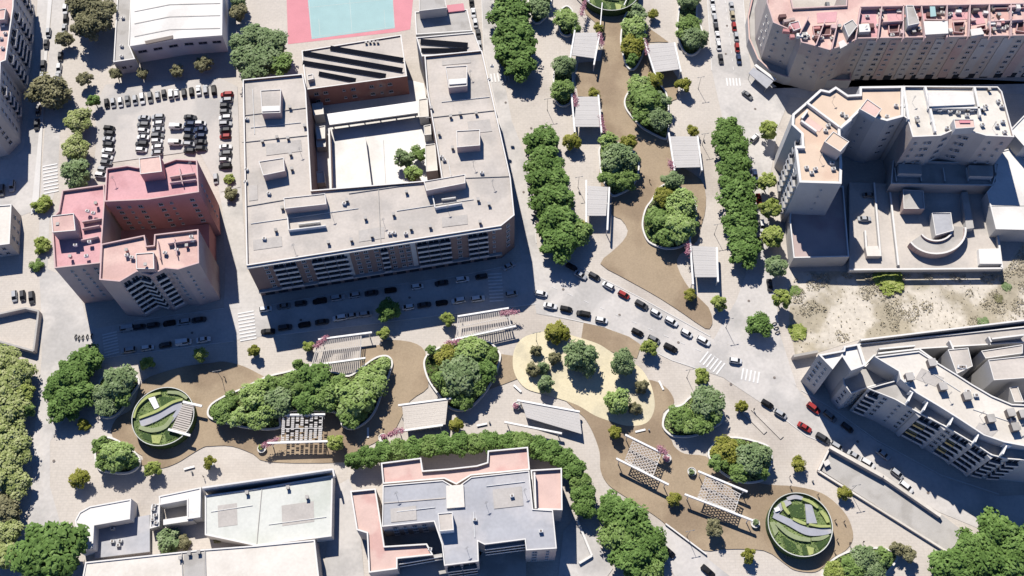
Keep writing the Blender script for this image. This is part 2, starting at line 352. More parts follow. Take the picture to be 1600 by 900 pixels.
# ---------------------------------------------------------------- windows, balconies and building helpers
_win = {}
def win_mesh(w, h, kind):
    key = (round(w, 2), round(h, 2), kind)
    if key in _win: return _win[key]
    b = MB(); fm = X['frame']; t = .1
    if kind in ('w', 'd'):
        b.box((0, .03, 0), (w - .1, .05, h - .1), 0, X['glass'])
        for s in (-1, 1):
            b.box((s * (w / 2 - t / 2), .05, 0), (t, .12, h), 0, fm); b.box((0, .05, s * (h / 2 - t / 2)), (w - 2 * t, .118, t), 0, fm)
        b.box((0, .06, 0), (.07, .10, h - 2 * t), 0, fm)
        b.box((0, .14, -h / 2 - .05), (w + .2, .28, .09), 0, X['cope'])
    else:
        aw = {'b': X['balcony'], 'y': X['yellowawn'], 'g': X['wallgrey']}[kind]
        b.box((0, .03, .15), (w - .4, .05, h - .35), 0, X['glass'])                   # balcony door glass
        for k in (-1, 0, 1): b.box((k * (w - .4) / 2, .05, .15), (.09, .09, h - .3), 0, fm)
        b.box((0, .62, -h / 2 + .06), (w, 1.2, .14), 0, X['wallgrey'])                 # slab
        b.box((0, 1.16, -h / 2 + .60), (w, .1, .94), 0, aw)                           # front parapet
        for s in (-1, 1): b.box((s * (w / 2 - .05), .6, -h / 2 + .60), (.09, 1.02, .935), 0, aw)
        if kind == 'y': b.box((0, .75, h / 2 - .1), (w - .3, 1.3, .06), 0, aw)
    _win[key] = b.mesh('window' if kind in 'wd' else 'balcony'); return _win[key]
def facade(root, p0, p1, z0, z1, floors, bays, w=1.4, h=1.5, margin=1.5):
    """p0->p1 runs with the wall's outside on its right hand; bays is a string, one character per bay"""
    a = Vector(p0); c = Vector(p1); d = (c - a); L = d.length; d.normalize(); nrm = Vector((d.y, -d.x)); ang = math.atan2(-d.x, d.y) - 0
    rz = math.atan2(nrm.y, nrm.x) - math.pi / 2
    o = worldloc(root); fh = (z1 - z0) / floors; n = len(bays); step = (L - 2 * margin) / n
    for f in range(floors):
        for i, k in enumerate(bays):
            if k == '-': continue
            if k == 'y' and f not in (1, 3): k = 'b'
            q = a + d * (margin + step * (i + .5)); z = z0 + fh * (f + .5)
            ww, hh = (w, h) if k in 'wd' else (min(step * .94, 4.6), fh * .86)
            if k == 'd': ww, hh = w * .62, h * .75
            link('window' if k in 'wd' else 'balcony', win_mesh(ww, hh, k), root, Vector((q.x, q.y, z)) - o, rz)
def building(name, label, poly_px, h, wall, roof, cope=None, par=.9, t=.4, z0=0.0, cat='building', partname='wall'):
    """outline traced at the parapet's top"""
    p = ccw(PL(poly_px, h)); c = centroid(p); root = thing(name, label, cat, (c[0], c[1], 0))
    b = MB(); b.prism(p, z0, h - par, wall, wall); b.build('wall', root)
    q = offset(p, t)
    b = MB(); b.prism(q, h - par + .002, h - par + .06, roof); b.build('roof', root)
    b = MB(); b.parapet(p, h - par + .001, h, t, wall, cope or X['cope']); b.build('parapet', root)
    return root, p
def hut(root, quad, z0, z1, wall, roof, name='stair_hut', par=.25, rim=True):
    p = ccw(PL(quad, z1)); b = MB(); b.prism(p, z0, z1 - (par if rim else 0), roof, wall)
    if rim: b.parapet(p, z1 - par, z1, .22, wall, X['cope'])
    return b.build(name, root)
_dk = [0]
def deck(root, quad, z, m, name, th=.1):
    _dk[0] += 1; z += .004 * (_dk[0] % 12)
    b = MB(); b.prism(PL(quad, z), z - th, z, m); return b.build(name, root)
def vents(root, pts, z, m=None, s=.75, hh=1.25, name='roof_vent'):
    for x, y in pts:
        q = P(x, y, z + hh / 2); b = MB(); b.box((q.x, q.y, z + hh / 2 - .1), (s, s * 1.1, hh), .12, m or X['vent']); b.box((q.x, q.y, z + hh - .04), (s + .25, s + .3, .1), .12, X['concrete'])
        b.build(name, root)
def acs(root, pts, z, name='air_conditioner', s=1.1):
    for x, y in pts:
        q = P(x, y, z + .5); b = MB(); b.box((q.x, q.y, z + .5), (s, s * .7, .9), random.uniform(-.3, .3), X['acu']); b.box((q.x, q.y, z + .97), (s * .55, s * .5, .05), 0, X['vent'])
        b.build(name, root)
def wallpart(root, a, c, z0, z1, m, name='partition_wall', t=.3, top=None):
    b = MB(); b.wall(P2(*a, z1), P2(*c, z1), t, z0, z1, m, top or X['cope']); return b.build(name, root)

# ---------------------------------------------------------------- buildings
# 1 courtyard apartment block
H1 = 21
blk, p = building('apartment_building', 'big pale flat-roofed apartment block of brown brick folded round a courtyard', [(379, 124), (473, 115), (478, 140), (487, 297), (667, 282), (690, 279), (683, 233), (667, 140), (663, 87), (753, 78), (798, 277), (804, 336), (783, 353), (385, 415)], H1, X['brick'], X['roofpale'])
def gnd(px, py, h): return P2(px, py, h)
sw, se, ch, ne = gnd(385, 415, H1), gnd(783, 353, H1), gnd(804, 336, H1), gnd(798, 277, H1)
def lerp2(a, c, t): return (a[0] + (c[0] - a[0]) * t, a[1] + (c[1] - a[1]) * t)
def seg(t0, t1, bays, w=1.3, h=1.5): facade(blk, lerp2(sw, se, t0), lerp2(sw, se, t1), 4.2, H1 - 1.3, 5, bays, w, h, .3)
seg(.01, .09, '-w'); seg(.09, .19, 'bb'); seg(.19, .24, 'w'); seg(.24, .39, 'bbb', 1.3); seg(.40, .48, 'ww'); seg(.48, .58, 'wbw'); seg(.58, .64, 'ww'); seg(.655, .80, 'bbb'); seg(.80, .86, 'w'); seg(.86, .95, 'bb'); seg(.95, .99, 'd')
facade(blk, se, ch, 4.2, H1 - 1.3, 5, 'w', 1.3, 1.5, .5)
b = MB(); off = .06                                    # pale vertical bands and the band above the arcade
def band(t0, t1, z0, z1, dep, m):
    a, c = Vector(lerp2(sw, se, t0)), Vector(lerp2(sw, se, t1)); d = (c - a).normalized(); n = Vector((d.y, -d.x)) * dep / 2
    b.wall(a + n, c + n, dep, z0, z1, m)
band(.375, .395, 4.4, H1 - 1.1, .26, X['wallgrey']); band(.635, .655, 4.4, H1 - 1.1, .26, X['wallgrey']); b.build('facade_panel', blk)
b = MB(); band(0, 1, 3.5, 4.15, .9, X['wallgrey']); b.build('arcade_canopy', blk)
b = MB()
for i in range(18): band(.02 + i * .054, .02 + i * .054 + .038, .3, 3.2, .12, X['glass'])
b.build('shop_front', blk)
b = MB(); band(0, 1, H1 - 1.05, H1 - .55, .7, X['cope']); b.build('cornice', blk)
for q in ([(407, 141), (439, 139), (438, 176), (409, 177)], [(404, 252), (443, 246), (445, 267), (411, 274)], [(696, 104), (730, 102), (730, 134), (701, 137)], [(713, 204), (750, 202), (750, 227), (714, 230)], [(443, 309), (508, 302), (510, 319), (445, 326)], [(662, 283), (727, 272), (727, 286), (666, 298)]):
    hut(blk, q, H1 - .85, H1 + 2.6, X['wallpink'], X['roofpale'])
for q in ([(409, 166), (437, 165), (437, 173), (410, 174)], [(701, 124), (729, 122), (729, 130), (702, 132)]): deck(blk, q, H1 + 2.75, X['cope'], 'hut_canopy', .3)
wallpart(blk, (451, 359), (509, 352), H1 - .84, H1 + .6, X['cope']); wallpart(blk, (451, 359), (449, 338), H1 - .84, H1 + .6, X['cope'])
wallpart(blk, (680, 324), (722, 317), H1 - .84, H1 + .6, X['cope']); wallpart(blk, (676, 306), (680, 324), H1 - .84, H1 + .6, X['cope'])
wallpart(blk, (466, 350), (500, 346), H1 - .84, H1 + .2, X['cope']); wallpart(blk, (690, 311), (712, 308), H1 - .84, H1 + .2, X['cope'])
for a, c in (((378, 222), (481, 211)), ((665, 184), (774, 172)), ((384, 322), (443, 312)), ((591, 295), (595, 384)), ((380, 180), (478, 168)), ((689, 279), (797, 275)), ((545, 302), (662, 285))):
    wallpart(blk, a, c, H1 - .84, H1 - .55, X['concrete'], 'roof_joint', .18, X['concrete'])
vents(blk, [(542, 313), (571, 341), (615, 335), (581, 369), (431, 360), (513, 379), (549, 375), (441, 325), (635, 300), (747, 312), (764, 319), (642, 357), (672, 354), (750, 347), (433, 215), (410, 221), (450, 216), (454, 241), (456, 264), (453, 168), (476, 197), (719, 178), (704, 182), (744, 177), (674, 169), (686, 209), (707, 231)], H1 - .85)
acs(blk, [(413, 373), (538, 318), (634, 365), (616, 364), (609, 365), (386, 186), (385, 265), (384, 284), (764, 124), (769, 103), (753, 270), (420, 302), (690, 245), (694, 250)], H1 - .85)
link('skylight', None); bpy.data.objects.remove(bpy.data.objects['skylight'])
# courtyard podium inside it
b = MB(); b.prism(PL([(489, 160), (640, 125), (662, 130), (690, 281), (487, 299)], 4.0), 0, 4.0, X['roofwhite'], X['wallpink'])
cy = thing('courtyard_terrace', 'cream paved courtyard terrace enclosed by the big pale apartment block', 'terrace', (*P2(580, 230, 0), 0)); b.build('floor', cy)
def cw(a, c, z0, z1, m, nm, t=.4): wallpart(cy, a, c, z0, z1, m, nm, t)
cw((570, 214), (580, 293), 4.0, 6.6, X['cope'], 'low_wall'); cw((514, 200), (517, 296), 4.0, 8.0, X['wallpink'], 'gallery_wall', .6); cw((598, 218), (602, 290), 4.0, 4.25, X['cope'], 'kerb_strip')
b = MB(); b.prism(PL([(511, 178), (652, 158), (653, 176), (515, 195)], 8.2), 7.7, 8.2, X['white']); 
for x in (516, 540, 565, 590, 615, 645): q = P(x, 186 - (x - 511) * .135, 8.2); b.box((q.x, q.y + 1, 5.85), (.35, .35, 3.7), 0, X['white'])
b.build('canopy', cy)
for q, zt in (([(487, 162), (504, 160), (506, 178), (490, 180)], 9), ([(494, 198), (508, 196), (508, 216), (495, 217)], 8), ([(494, 218), (509, 217), (509, 229), (495, 230)], 7), ([(494, 268), (506, 267), (508, 285), (494, 286)], 7), ([(654, 155), (668, 153), (670, 182), (655, 183)], 9), ([(662, 196), (673, 194), (674, 210), (663, 211)], 8), ([(664, 226), (680, 224), (684, 266), (666, 268)], 9)):
    hut(cy, q, 4.0, zt, X['wallgrey'], X['roofcream'], 'annex')
# 2 school wing with the solar panels
sch, p = building('school_building', 'red brick school wing with diagonal rows of dark panels on its pale roof', [(471, 79), (627, 54), (636, 119), (478, 140)], 14, X['redbrick'], X['roofpale'], par=.5)
sz = 13.5
def strip(root, a, c, wpx, z, m=None):
    A = P(*a, z + .8); B_ = P(*c, z + .8); d = (B_ - A).normalized(); n = Vector((-d.y, d.x, 0)) * wpx
    b = MB(); lo, hi = Vector((0, 0, -.45)), Vector((0, 0, .45))
    pts = [A - n + lo, B_ - n + lo, B_ + n + hi, A + n + hi]
    i = len(b.v); th = Vector((0, 0, .08))
    b.quad(*pts, X['solar']); b.quad(*[q - th for q in reversed(pts)], X['concrete'])
    for k in range(4): b.quad(pts[k] - th, pts[(k + 1) % 4] - th, pts[(k + 1) % 4], pts[k], X['concrete'])
    for t in (.08, .36, .64, .92):
        c0 = (A - n + lo).lerp(B_ - n + lo, t); b.box((c0.x, c0.y, z + .12), (.12, .12, .3), 0, X['steel'])
        c0 = (A + n + hi).lerp(B_ + n + hi, t); b.box((c0.x, c0.y, z + .58), (.12, .12, 1.25), 0, X['steel'])
    b.build('solar_panel', root)
strip(sch, (516, 75), (630, 94), .75, sz); strip(sch, (474, 83), (629, 110), .75, sz); strip(sch, (473, 98), (603, 119), .75, sz); strip(sch, (498, 115), (556, 126), .7, sz)
hut(sch, [(480, 117), (489, 115), (490, 123), (481, 125)], sz, sz + 1.8, X['wallgrey'], X['roofpale'])
vents(sch, [(572, 67), (578, 66), (584, 66), (590, 66)], sz, None, .6, .9)
e0, e1 = gnd(478, 140, 14), gnd(636, 119, 14); facade(sch, e0, e1, 5, 13, 2, 'ww-dw-wdw-', 1.5, 1.3)
s2, p = building('school_building', 'low pale school annex with two dark panel strips beside the avenue', [(650, 58), (741, 50), (752, 80), (659, 88)], 17, X['wallgrey'], X['roofpale'], par=.4)
strip(s2, (657, 65), (731, 71), .9, 16.6); strip(s2, (658, 79), (730, 79), .75, 16.6)
s3, p = building('school_building', 'small bare grey roofed building beside the pink and cyan sports court', [(648, 18), (730, 14), (738, 48), (650, 54)], 12, X['wallgrey'], X['concrete'], par=.4)
hut(s3, [(655, -4), (694, -8), (698, 12), (655, 17)], 11.5, 16, X['wallgrey'], X['concrete'], 'stair_hut'); deck(s3, [(698, 8), (724, 5), (726, 16), (699, 19)], 12.2, X['pinkcourt'], 'red_roof_patch', .6)
# 3 pink tower: three wings
tw = thing('apartment_tower', 'pink and salmon roofed apartment tower of three stepped wings beside the car park', 'tower', (*P2(230, 430, 0), 0))
def wing(poly, h, wall, roof, cope, par=1.0):
    p = ccw(PL(poly, h)); b = MB(); b.prism(p, 0, h - par, wall); b.build('wall', tw)
    b = MB(); b.prism(offset(p, .4), h - par + .003, h - par + .06, roof); b.build('roof', tw)
    b = MB(); b.parapet(p, h - par + .002, h, .4, wall, cope); b.build('parapet', tw)
wing([(166, 263), (199, 258), (215, 261), (250, 257), (275, 248), (308, 250), (311, 300), (230, 312), (163, 315)], 27, X['pinkwall'], X['pink'], X['pinkcope'])
wing([(97, 297), (163, 288), (163.5, 316), (157, 411), (85, 419), (80, 341), (91, 330)], 24.5, X['wallpink'], X['pink'], X['pinkcope'])
wing([(158, 381), (226, 367), (229, 384), (240, 383), (241, 366), (310, 358), (311, 411), (278, 421), (258, 419), (236, 430), (214, 424), (187, 440), (155, 437)], 25.2, X['wallpink'], X['pinklight'], X['pinkcope'])
b = MB(); b.prism(PL([(163, 330), (311, 320), (311, 372), (160, 390)], 21), 0, 9, X['pinkwall'], X['pinkwall']); b.build('link_block', tw)
hut(tw, [(217, 247), (250, 243), (253, 268), (219, 272)], 26, 30.5, X['pinkwall'], X['pinklight']); hut(tw, [(80, 337), (115, 333), (118, 360), (82, 363)], 23.5, 28.5, X['wallpink'], X['pinklight']); hut(tw, [(212, 396), (240, 394), (241, 420), (213, 420)], 24.2, 27.5, X['wallpink'], X['pinklight'])
vents(tw, [(90, 350), (231, 251), (231, 260), (227, 413)], 28, X['darkpit'], .7, .5)
for a, c, z in (((128, 346), (158, 341), 23.5), ((128, 357), (155, 352), 23.5), ((126, 375), (153, 369), 23.5), ((265, 285), (306, 280), 26), ((265, 276), (304, 270), 26), ((280, 262), (285, 287), 26), ((246, 376), (250, 404), 24.2), ((262, 380), (306, 374), 24.2), ((272, 372), (276, 398), 24.2)):
    wallpart(tw, a, c, z, z + 1.5, X['pinkcope'], 'partition_wall', .3, X['pinkcope'])
acs(tw, [(137, 330), (146, 333), (140, 378), (135, 400), (200, 299), (208, 302), (178, 297), (280, 290), (198, 399), (206, 402), (258, 395), (276, 390), (301, 376), (299, 370), (270, 268), (118, 383)], 24.6)
vents(tw, [(150, 318), (215, 302), (198, 391), (292, 384), (110, 401), (232, 298)], 24.4, X['pinkwall'], .7, 1.2)
lf = gnd(85, 419, 24.5), gnd(157, 411, 24.5); facade(tw, lf[0], lf[1], 3.5, 23, 7, '-d-d-w', 1.2, 1.3)
f1 = gnd(155, 437, 25.2), gnd(187, 440, 25.2); f4 = gnd(278, 421, 25.2), gnd(311, 411, 25.2)
facade(tw, gnd(187, 440, 25.2), gnd(214, 424, 25.2), 3.5, 23.6, 7, 'bb', 1.5, 1.5, .3); facade(tw, gnd(214, 424, 25.2), gnd(236, 430, 25.2), 3.5, 23.6, 7, 'b', 1.5, 1.5, .6); facade(tw, gnd(236, 430, 25.2), gnd(258, 419, 25.2), 3.5, 23.6, 7, 'b', 1.5, 1.5, .6)
facade(tw, gnd(258, 419, 25.2), gnd(278, 421, 25.2), 3.5, 23.6, 7, 'd'); facade(tw, f4[0], f4[1], 3.5, 23.6, 7, 'd-', 1.2, 1.2)
facade(tw, gnd(163, 315, 27), gnd(230, 312, 27), 6, 25, 6, 'wdw', 1.4, 1.3); facade(tw, gnd(230, 312, 27), gnd(311, 300, 27), 6, 25, 6, 'wd-w', 1.4, 1.3)
facade(tw, gnd(311, 300, 27), gnd(308, 250, 27), 3, 25, 7, '-d--', 1.1, 1.2)
# 4 apartment building on the left edge
la, p = building('apartment_building', 'grey blue apartment building on the left edge with rows of balconies facing a shaded street', [(-70, -40), (22, -40), (21, 10), (9, 94), (1, 97), (-2, 175), (-22, 196), (-70, 205)], 17.5, X['wallgrey'], X['pinklight'])
facade(la, gnd(9, 94, 17.5), gnd(21, 10, 17.5), 2.5, 16.4, 5, 'bwbbwb', 1.4, 1.5, .6); facade(la, gnd(21, 10, 17.5), gnd(22, -40, 17.5), 2.5, 16.4, 5, 'wb', 1.4, 1.5, .6)
facade(la, gnd(-2, 175, 17.5), gnd(1, 97, 17.5), 2.5, 16.4, 5, 'wdbww', 1.4, 1.5, .8); facade(la, gnd(-22, 196, 17.5), gnd(-2, 175, 17.5), 2.5, 16.4, 5, 'w', 1.4, 1.5, .8)
hut(la, [(-5, 15), (9, 13), (7, 30), (-6, 31)], 16.6, 19.5, X['wallpink'], X['pinklight']); acs(la, [(5, 40), (8, 52), (2, 60), (4, 75)], 16.6)
lb, p = building('house', 'low cream roofed house on the left edge beside the sunny street', [(-50, 324), (18, 319), (15, 381), (-50, 389)], 7.5, X['wallbeige'], X['roofcream'], par=.35)
facade(lb, gnd(-50, 389, 7.5), gnd(15, 381, 7.5), .5, 6.6, 2, 'wwdw', 1.3, 1.3); facade(lb, gnd(15, 381, 7.5), gnd(18, 319, 7.5), .5, 6.6, 2, 'wdw', 1.3, 1.3)
# 5 sports hall
hl = thing('sports_hall', 'white roofed sports hall with stepped front at the head of the car park', 'hall', (*P2(280, 60, 0), 0))
Z = 10
b = MB(); a = PL([(208, -60), (347, -60), (346, 52), (278, 57), (204, 70)], Z); b.prism(a, 0, Z, X['wallwhite']); b.build('wall', hl)
b = MB(); a = ccw(PL([(207, -60), (348, -60), (347, 55), (279, 60), (203, 72)], Z + .9))
b.prism(a, Z + .003, Z + .9, X['roofwhite'], X['cope']); b.build('roof', hl)
for y in (6, 25, 45):
    b = MB(); b.wall(P2(210, y + 12, Z + 1), P2(265, y + 1, Z + 1), .35, Z + .9, Z + 1.02, X['concrete']); b.wall(P2(265, y + 1, Z + 1), P2(344, y - 1, Z + 1), .35, Z + .9, Z + 1.022, X['concrete']); b.build('roof_seam', hl)
deck(hl, [(226, 64), (270, 55), (270, 60), (228, 69)], Z + 1.3, X['vent'], 'roof_light', .35)
facade(hl, P2(204, 70, Z), P2(278, 57, Z), 2, 9.4, 1, 'w-w-w', 3.2, 1.3); facade(hl, P2(278, 57, Z), P2(346, 52, Z), 2, 9.4, 1, 'w-w-w', 3.2, 1.3)
an, p = building('annex_building', 'narrow grey flat-roofed annex along the left side of the sports hall', [(185, -40), (207, -40), (202, 70), (211, 92), (177, 97)], 7, X['wallgrey'], X['concrete'], par=.5)
acs(an, [(190, 72), (190, 88), (192, 28)], 6.5); facade(an, P2(177, 97, 7), P2(211, 92, 7), .6, 6.2, 1, 'wd', 1.6, 1.6)
# 6 low white buildings bottom left
lw, p = building('low_building', 'L-shaped white flat-roofed building at the street corner bottom left', [(117, 813), (124, 800), (140, 791), (205, 779), (203, 811), (147, 821), (145, 857), (122, 862)], 5.5, X['wallwhite'], X['roofwhite'], par=.3)
b = MB(); b.prism(PL([(147, 823), (203, 812), (214, 808), (234, 804), (234, 862), (148, 872)], 1.5), 0, 1.5, X['roofgrey'], X['wallgrey']); yard = b.build('yard_deck'); tag(yard, 'grey sunken yard deck tucked behind the L-shaped white building', 'yard')
acs(yard, [(176, 846), (188, 845), (185, 852), (176, 826)], 1.5)
uw, p = building('low_building', 'small white U-shaped building with a dark open well', [(248, 775), (314, 761), (313, 808), (300, 810), (292, 811), (292, 781), (249, 789)], 5, X['wallwhite'], X['roofwhite'], par=.3)
wallpart(uw, (255, 816), (302, 809), 0, 4.0, X['wallwhite'], 'garden_wall', 1.6)
sk, p = building('kiosk', 'narrow kiosk roof crowded with grey machinery beside the white U-shaped building', [(236, 790), (250, 786), (249, 822), (234, 826)], 3.2, X['wallgrey'], X['roofgrey'], par=.4)
acs(sk, [(240, 796), (243, 805), (239, 812), (244, 817), (241, 790)], 2.8, 'rooftop_unit')
gw, p = building('low_building', 'wide greenish white flat-roofed building with a tall wall on its park side', [(320, 774), (400, 763), (520, 742), (518, 838), (400, 853), (320, 836)], 5, X['wallwhite'], X['roofgreen'], par=.35)
b = MB(); b.wall(P2(316, 762, 7), P2(520, 733, 7), .5, 0, 7, X['wallwhite']); b.wall(P2(520, 733, 7), P2(522, 744, 7), .5, 5.0, 6.99, X['wallwhite']); b.build('tall_wall', gw)
wallpart(gw, (409, 764), (401, 850), 4.66, 4.9, X['concrete'], 'roof_joint', .2, X['concrete']); vents(gw, [(450, 762), (386, 770), (480, 777)], 4.7)
bw, p = building('warehouse', 'cream roofed warehouse along the bottom edge left of the pale lane', [(133, 878), (283, 862), (320, 858), (400, 852), (492, 843), (503, 940), (120, 950)], 7.5, X['wallbeige'], X['roofcream'], par=.35)
wallpart(bw, (284, 863), (286, 930), 7.2, 7.6, X['concrete'], 'roof_joint', .25, X['concrete']); wallpart(bw, (320, 859), (322, 930), 7.2, 7.6, X['concrete'], 'roof_joint', .25, X['concrete'])
vents(bw, [(296, 865), (311, 863), (282, 872)], 7.2); deck(bw, [(287, 866), (319, 863), (321, 930), (288, 932)], 7.3, X['concrete'], 'roof_walkway', .08)
# 7 bottom centre apartment building with pink terraces
ZB = 15.5
bc = thing('apartment_building', 'grey membrane roofed apartment building with pink tiled terraces behind the hedge of trees', 'building', (*P2(730, 820, 0), 0))
def mass(root, poly, z, wall, roof, z0=0.0, par=0.0, t=.4, cope=None, nm='wall', rn='roof'):
    p = ccw(PL(poly, z)); b = MB(); b.prism(p, z0, z - par, wall); b.build(nm, root)
    b = MB(); b.prism(offset(p, t if par else .02), z - par + .004, z - par + .05, roof); b.build(rn, root)
    if par: b = MB(); b.parapet(p, z - par + .002, z, t, wall, cope or X['cope']); b.build('parapet', root)
mass(bc, [(598, 758), (692, 750), (713, 762), (736, 745), (827, 735), (833, 795), (864, 797), (870, 857), (822, 860), (820, 843), (757, 851), (747, 846), (748, 877), (694, 884), (690, 850), (678, 815), (597, 823)], ZB, X['wallbeige'], X['roofgrey'], par=.35, t=.3)
mass(bc, [(595, 723), (658, 715), (661, 735), (700, 732), (745, 727), (761, 722), (762, 704), (825, 698), (828, 734), (736, 743), (713, 757), (694, 748), (598, 756)], 13.2, X['wallbeige'], X['rooftile'], par=1.0, nm='terrace_wall', rn='terrace_floor')
mass(bc, [(829, 734), (878, 731), (879, 797), (834, 796)], 13.2, X['wallbeige'], X['rooftile'], par=1.0, nm='terrace_wall', rn='terrace_floor')
mass(bc, [(547, 767), (587, 763), (597, 826), (601, 853), (667, 849), (677, 867), (621, 873), (621, 889), (576, 895), (573, 833), (557, 828)], 11, X['wallbeige'], X['rooftile'], par=.9, nm='terrace_wall', rn='terrace_floor')
mass(bc, [(600, 824), (678, 815), (690, 850), (694, 884), (748, 877), (757, 851), (820, 843), (822, 858), (822, 930), (620, 930), (621, 873), (668, 850), (601, 852)], 4, X['wallgrey'], X['concrete'], nm='podium_wall', rn='podium_roof')
hut(bc, [(684, 802), (707, 800), (709, 828), (687, 830)], ZB - .3, ZB + 3, X['wallwhite'], X['roofpale']); deck(bc, [(697, 759), (724, 757), (726, 792), (698, 794)], ZB + .35, X['roofcream'], 'roof_light', .65)
wallpart(bc, (600, 786), (696, 778), ZB - .3, ZB - .1, X['roofpale'], 'roof_joint', .25, X['roofpale']); wallpart(bc, (835, 738), (837, 794), 12.2, 14.5, X['cope'], 'partition_wall', .5)
for x0, y0, x1, y1, zt in ((757, 851, 820, 843, ZB), (621, 874, 690, 862, 11)):
    for k in range(3):
        z = zt - 1.4 - k * 3.2; A, B_ = P2(x0, y0, zt), P2(x1, y1, zt)
        b = MB(); d = Vector((B_[0] - A[0], B_[1] - A[1])).normalized(); n = Vector((d.y, -d.x)) * .55
        if z < 4.2: continue
        b.wall(Vector(A) + n, Vector(B_) + n, 1.1, z - .9, z - .75, X['wallgrey']); b.wall(Vector(A) + n * 1.95, Vector(B_) + n * 1.95, .12, z - .75, z + .2, X['cope']); b.build('balcony', bc)
facade(bc, P2(822, 860, ZB), P2(870, 857, ZB), 1, ZB - 1, 4, 'w-d', 1.4, 1.4); facade(bc, P2(694, 884, ZB), P2(748, 877, ZB), 1, ZB - 1, 4, 'bb', 1.4, 1.4, .5); facade(bc, P2(870, 857, ZB), P2(864, 797, ZB), 1, ZB - 1, 4, 'wdw', 1.4, 1.4)
facade(bc, P2(600, 824, ZB), P2(678, 815, ZB), 5, ZB - 1, 3, 'wdww', 1.4, 1.5); acs(bc, [(742, 812), (800, 775), (845, 830), (672, 858)], ZB - .2)

# 8 long building top right
ZT = 23
lg, p = building('apartment_building', 'long beige apartment slab with a jumble of pink roof terraces at the top right', [(1197, -45), (1198, 4), (1208, 35), (1248, 52), (1252, 66), (1275, 72), (1296, 78), (1322, 70), (1340, 60), (1660, 54), (1690, -45), (1325, -45), (1322, 8), (1240, 12), (1228, -40)], ZT, X['wallbeige'], X['pinklight'], X['pinkcope'])
L0, L1 = P2(1340, 60, ZT), P2(1660, 54, ZT)
for i in range(9): # alternating recessed-looking darker bands
    a, c = lerp2(L0, L1, i / 9 + .055), lerp2(L0, L1, i / 9 + .103); d = Vector((c[0] - a[0], c[1] - a[1])).normalized(); n = Vector((d.y, -d.x)) * .1
    b = MB(); b.wall(Vector(a) + n, Vector(c) + n, .2, 1, ZT - 1, [X['wallgrey'], X['wallpink'], X['wallgrey']][i % 3]); b.build('facade_panel', lg)
    facade(lg, lerp2(L0, L1, i / 9), lerp2(L0, L1, i / 9 + .055), 2, ZT - 1.5, 7, 'w' if i % 2 else 'd', 1.6, 1.1, .2)
    a2, c2 = tuple(Vector(a) + n * 2), tuple(Vector(c) + n * 2)
    if i < 4: facade(lg, a2, c2, 2, ZT - 1.5, 7, 'd', 2.2, 1.0, .2)
    elif i < 6: facade(lg, a2, c2, 2, ZT - 1.5, 3, 'd', 2.2, 1.0, .2)
b = MB()
for i in range(14):
    a, c = lerp2(L0, L1, i / 14 + .01), lerp2(L0, L1, i / 14 + .05); d = Vector((c[0] - a[0], c[1] - a[1])).normalized(); n = Vector((d.y, -d.x)) * .06
    b.wall(Vector(a) + n, Vector(c) + n, .12, .2, 2.6, X['glass'])
b.build('shop_front', lg)
facade(lg, P2(1208, 35, ZT), P2(1248, 52, ZT), 5, ZT - 1.5, 5, 'd-d', 1.3, 1.0); facade(lg, P2(1198, 4, ZT), P2(1208, 35, ZT), 6, ZT - 1.5, 4, 'dd', 1.3, 1.0); facade(lg, P2(1252, 66, ZT), P2(1275, 72, ZT), 6, ZT - 1.5, 5, '-d', 1.3, 1.0, .3); facade(lg, P2(1275, 72, ZT), P2(1296, 78, ZT), 6, ZT - 1.5, 5, 'd', 1.3, 1.0, .3); facade(lg, P2(1296, 78, ZT), P2(1322, 70, ZT), 6, ZT - 1.5, 5, 'dd', 1.6, 1.0, .3)
zr = ZT - .9
for a, c in (((1337, 62), (1345, 12)), ((1372, 60), (1378, 10)), ((1412, 60), (1412, 8)), ((1446, 59), (1440, 8)), ((1480, 58), (1480, 8)), ((1514, 57), (1516, 7)), ((1548, 57), (1546, 7)), ((1580, 56), (1580, 6)), ((1345, 10), (1600, 5)), ((1600, 30), (1548, 33)), ((1380, 34), (1412, 32)), ((1446, 30), (1480, 31)), ((1275, 70), (1290, 30)), ((1250, 52), (1264, 25)), ((1300, 76), (1310, 30))):
    wallpart(lg, a, c, zr, zr + 2.0, X['pinkcope'], 'partition_wall', .35, X['pinkcope'])
for q, m in (([(1385, 16), (1411, 15), (1411, 34), (1388, 35)], 'pink'), ([(1434, 22), (1456, 20), (1458, 32), (1437, 33)], 'pink'), ([(1483, 12), (1516, 10), (1514, 30), (1488, 31)], 'pink'), ([(1518, 8), (1530, 8), (1540, 36), (1516, 40)], 'pink'), ([(1276, 20), (1308, 18), (1306, 34), (1277, 36)], 'pink'), ([(1342, 18), (1370, 15), (1368, 34), (1344, 36)], 'pink'), ([(1552, 18), (1596, 16), (1598, 32), (1556, 34)], 'rooftile'), ([(1355, 14), (1366, 14), (1376, 58), (1362, 59)], 'pink')):
    deck(lg, q, zr + .14, X[m], 'terrace_floor', .07)
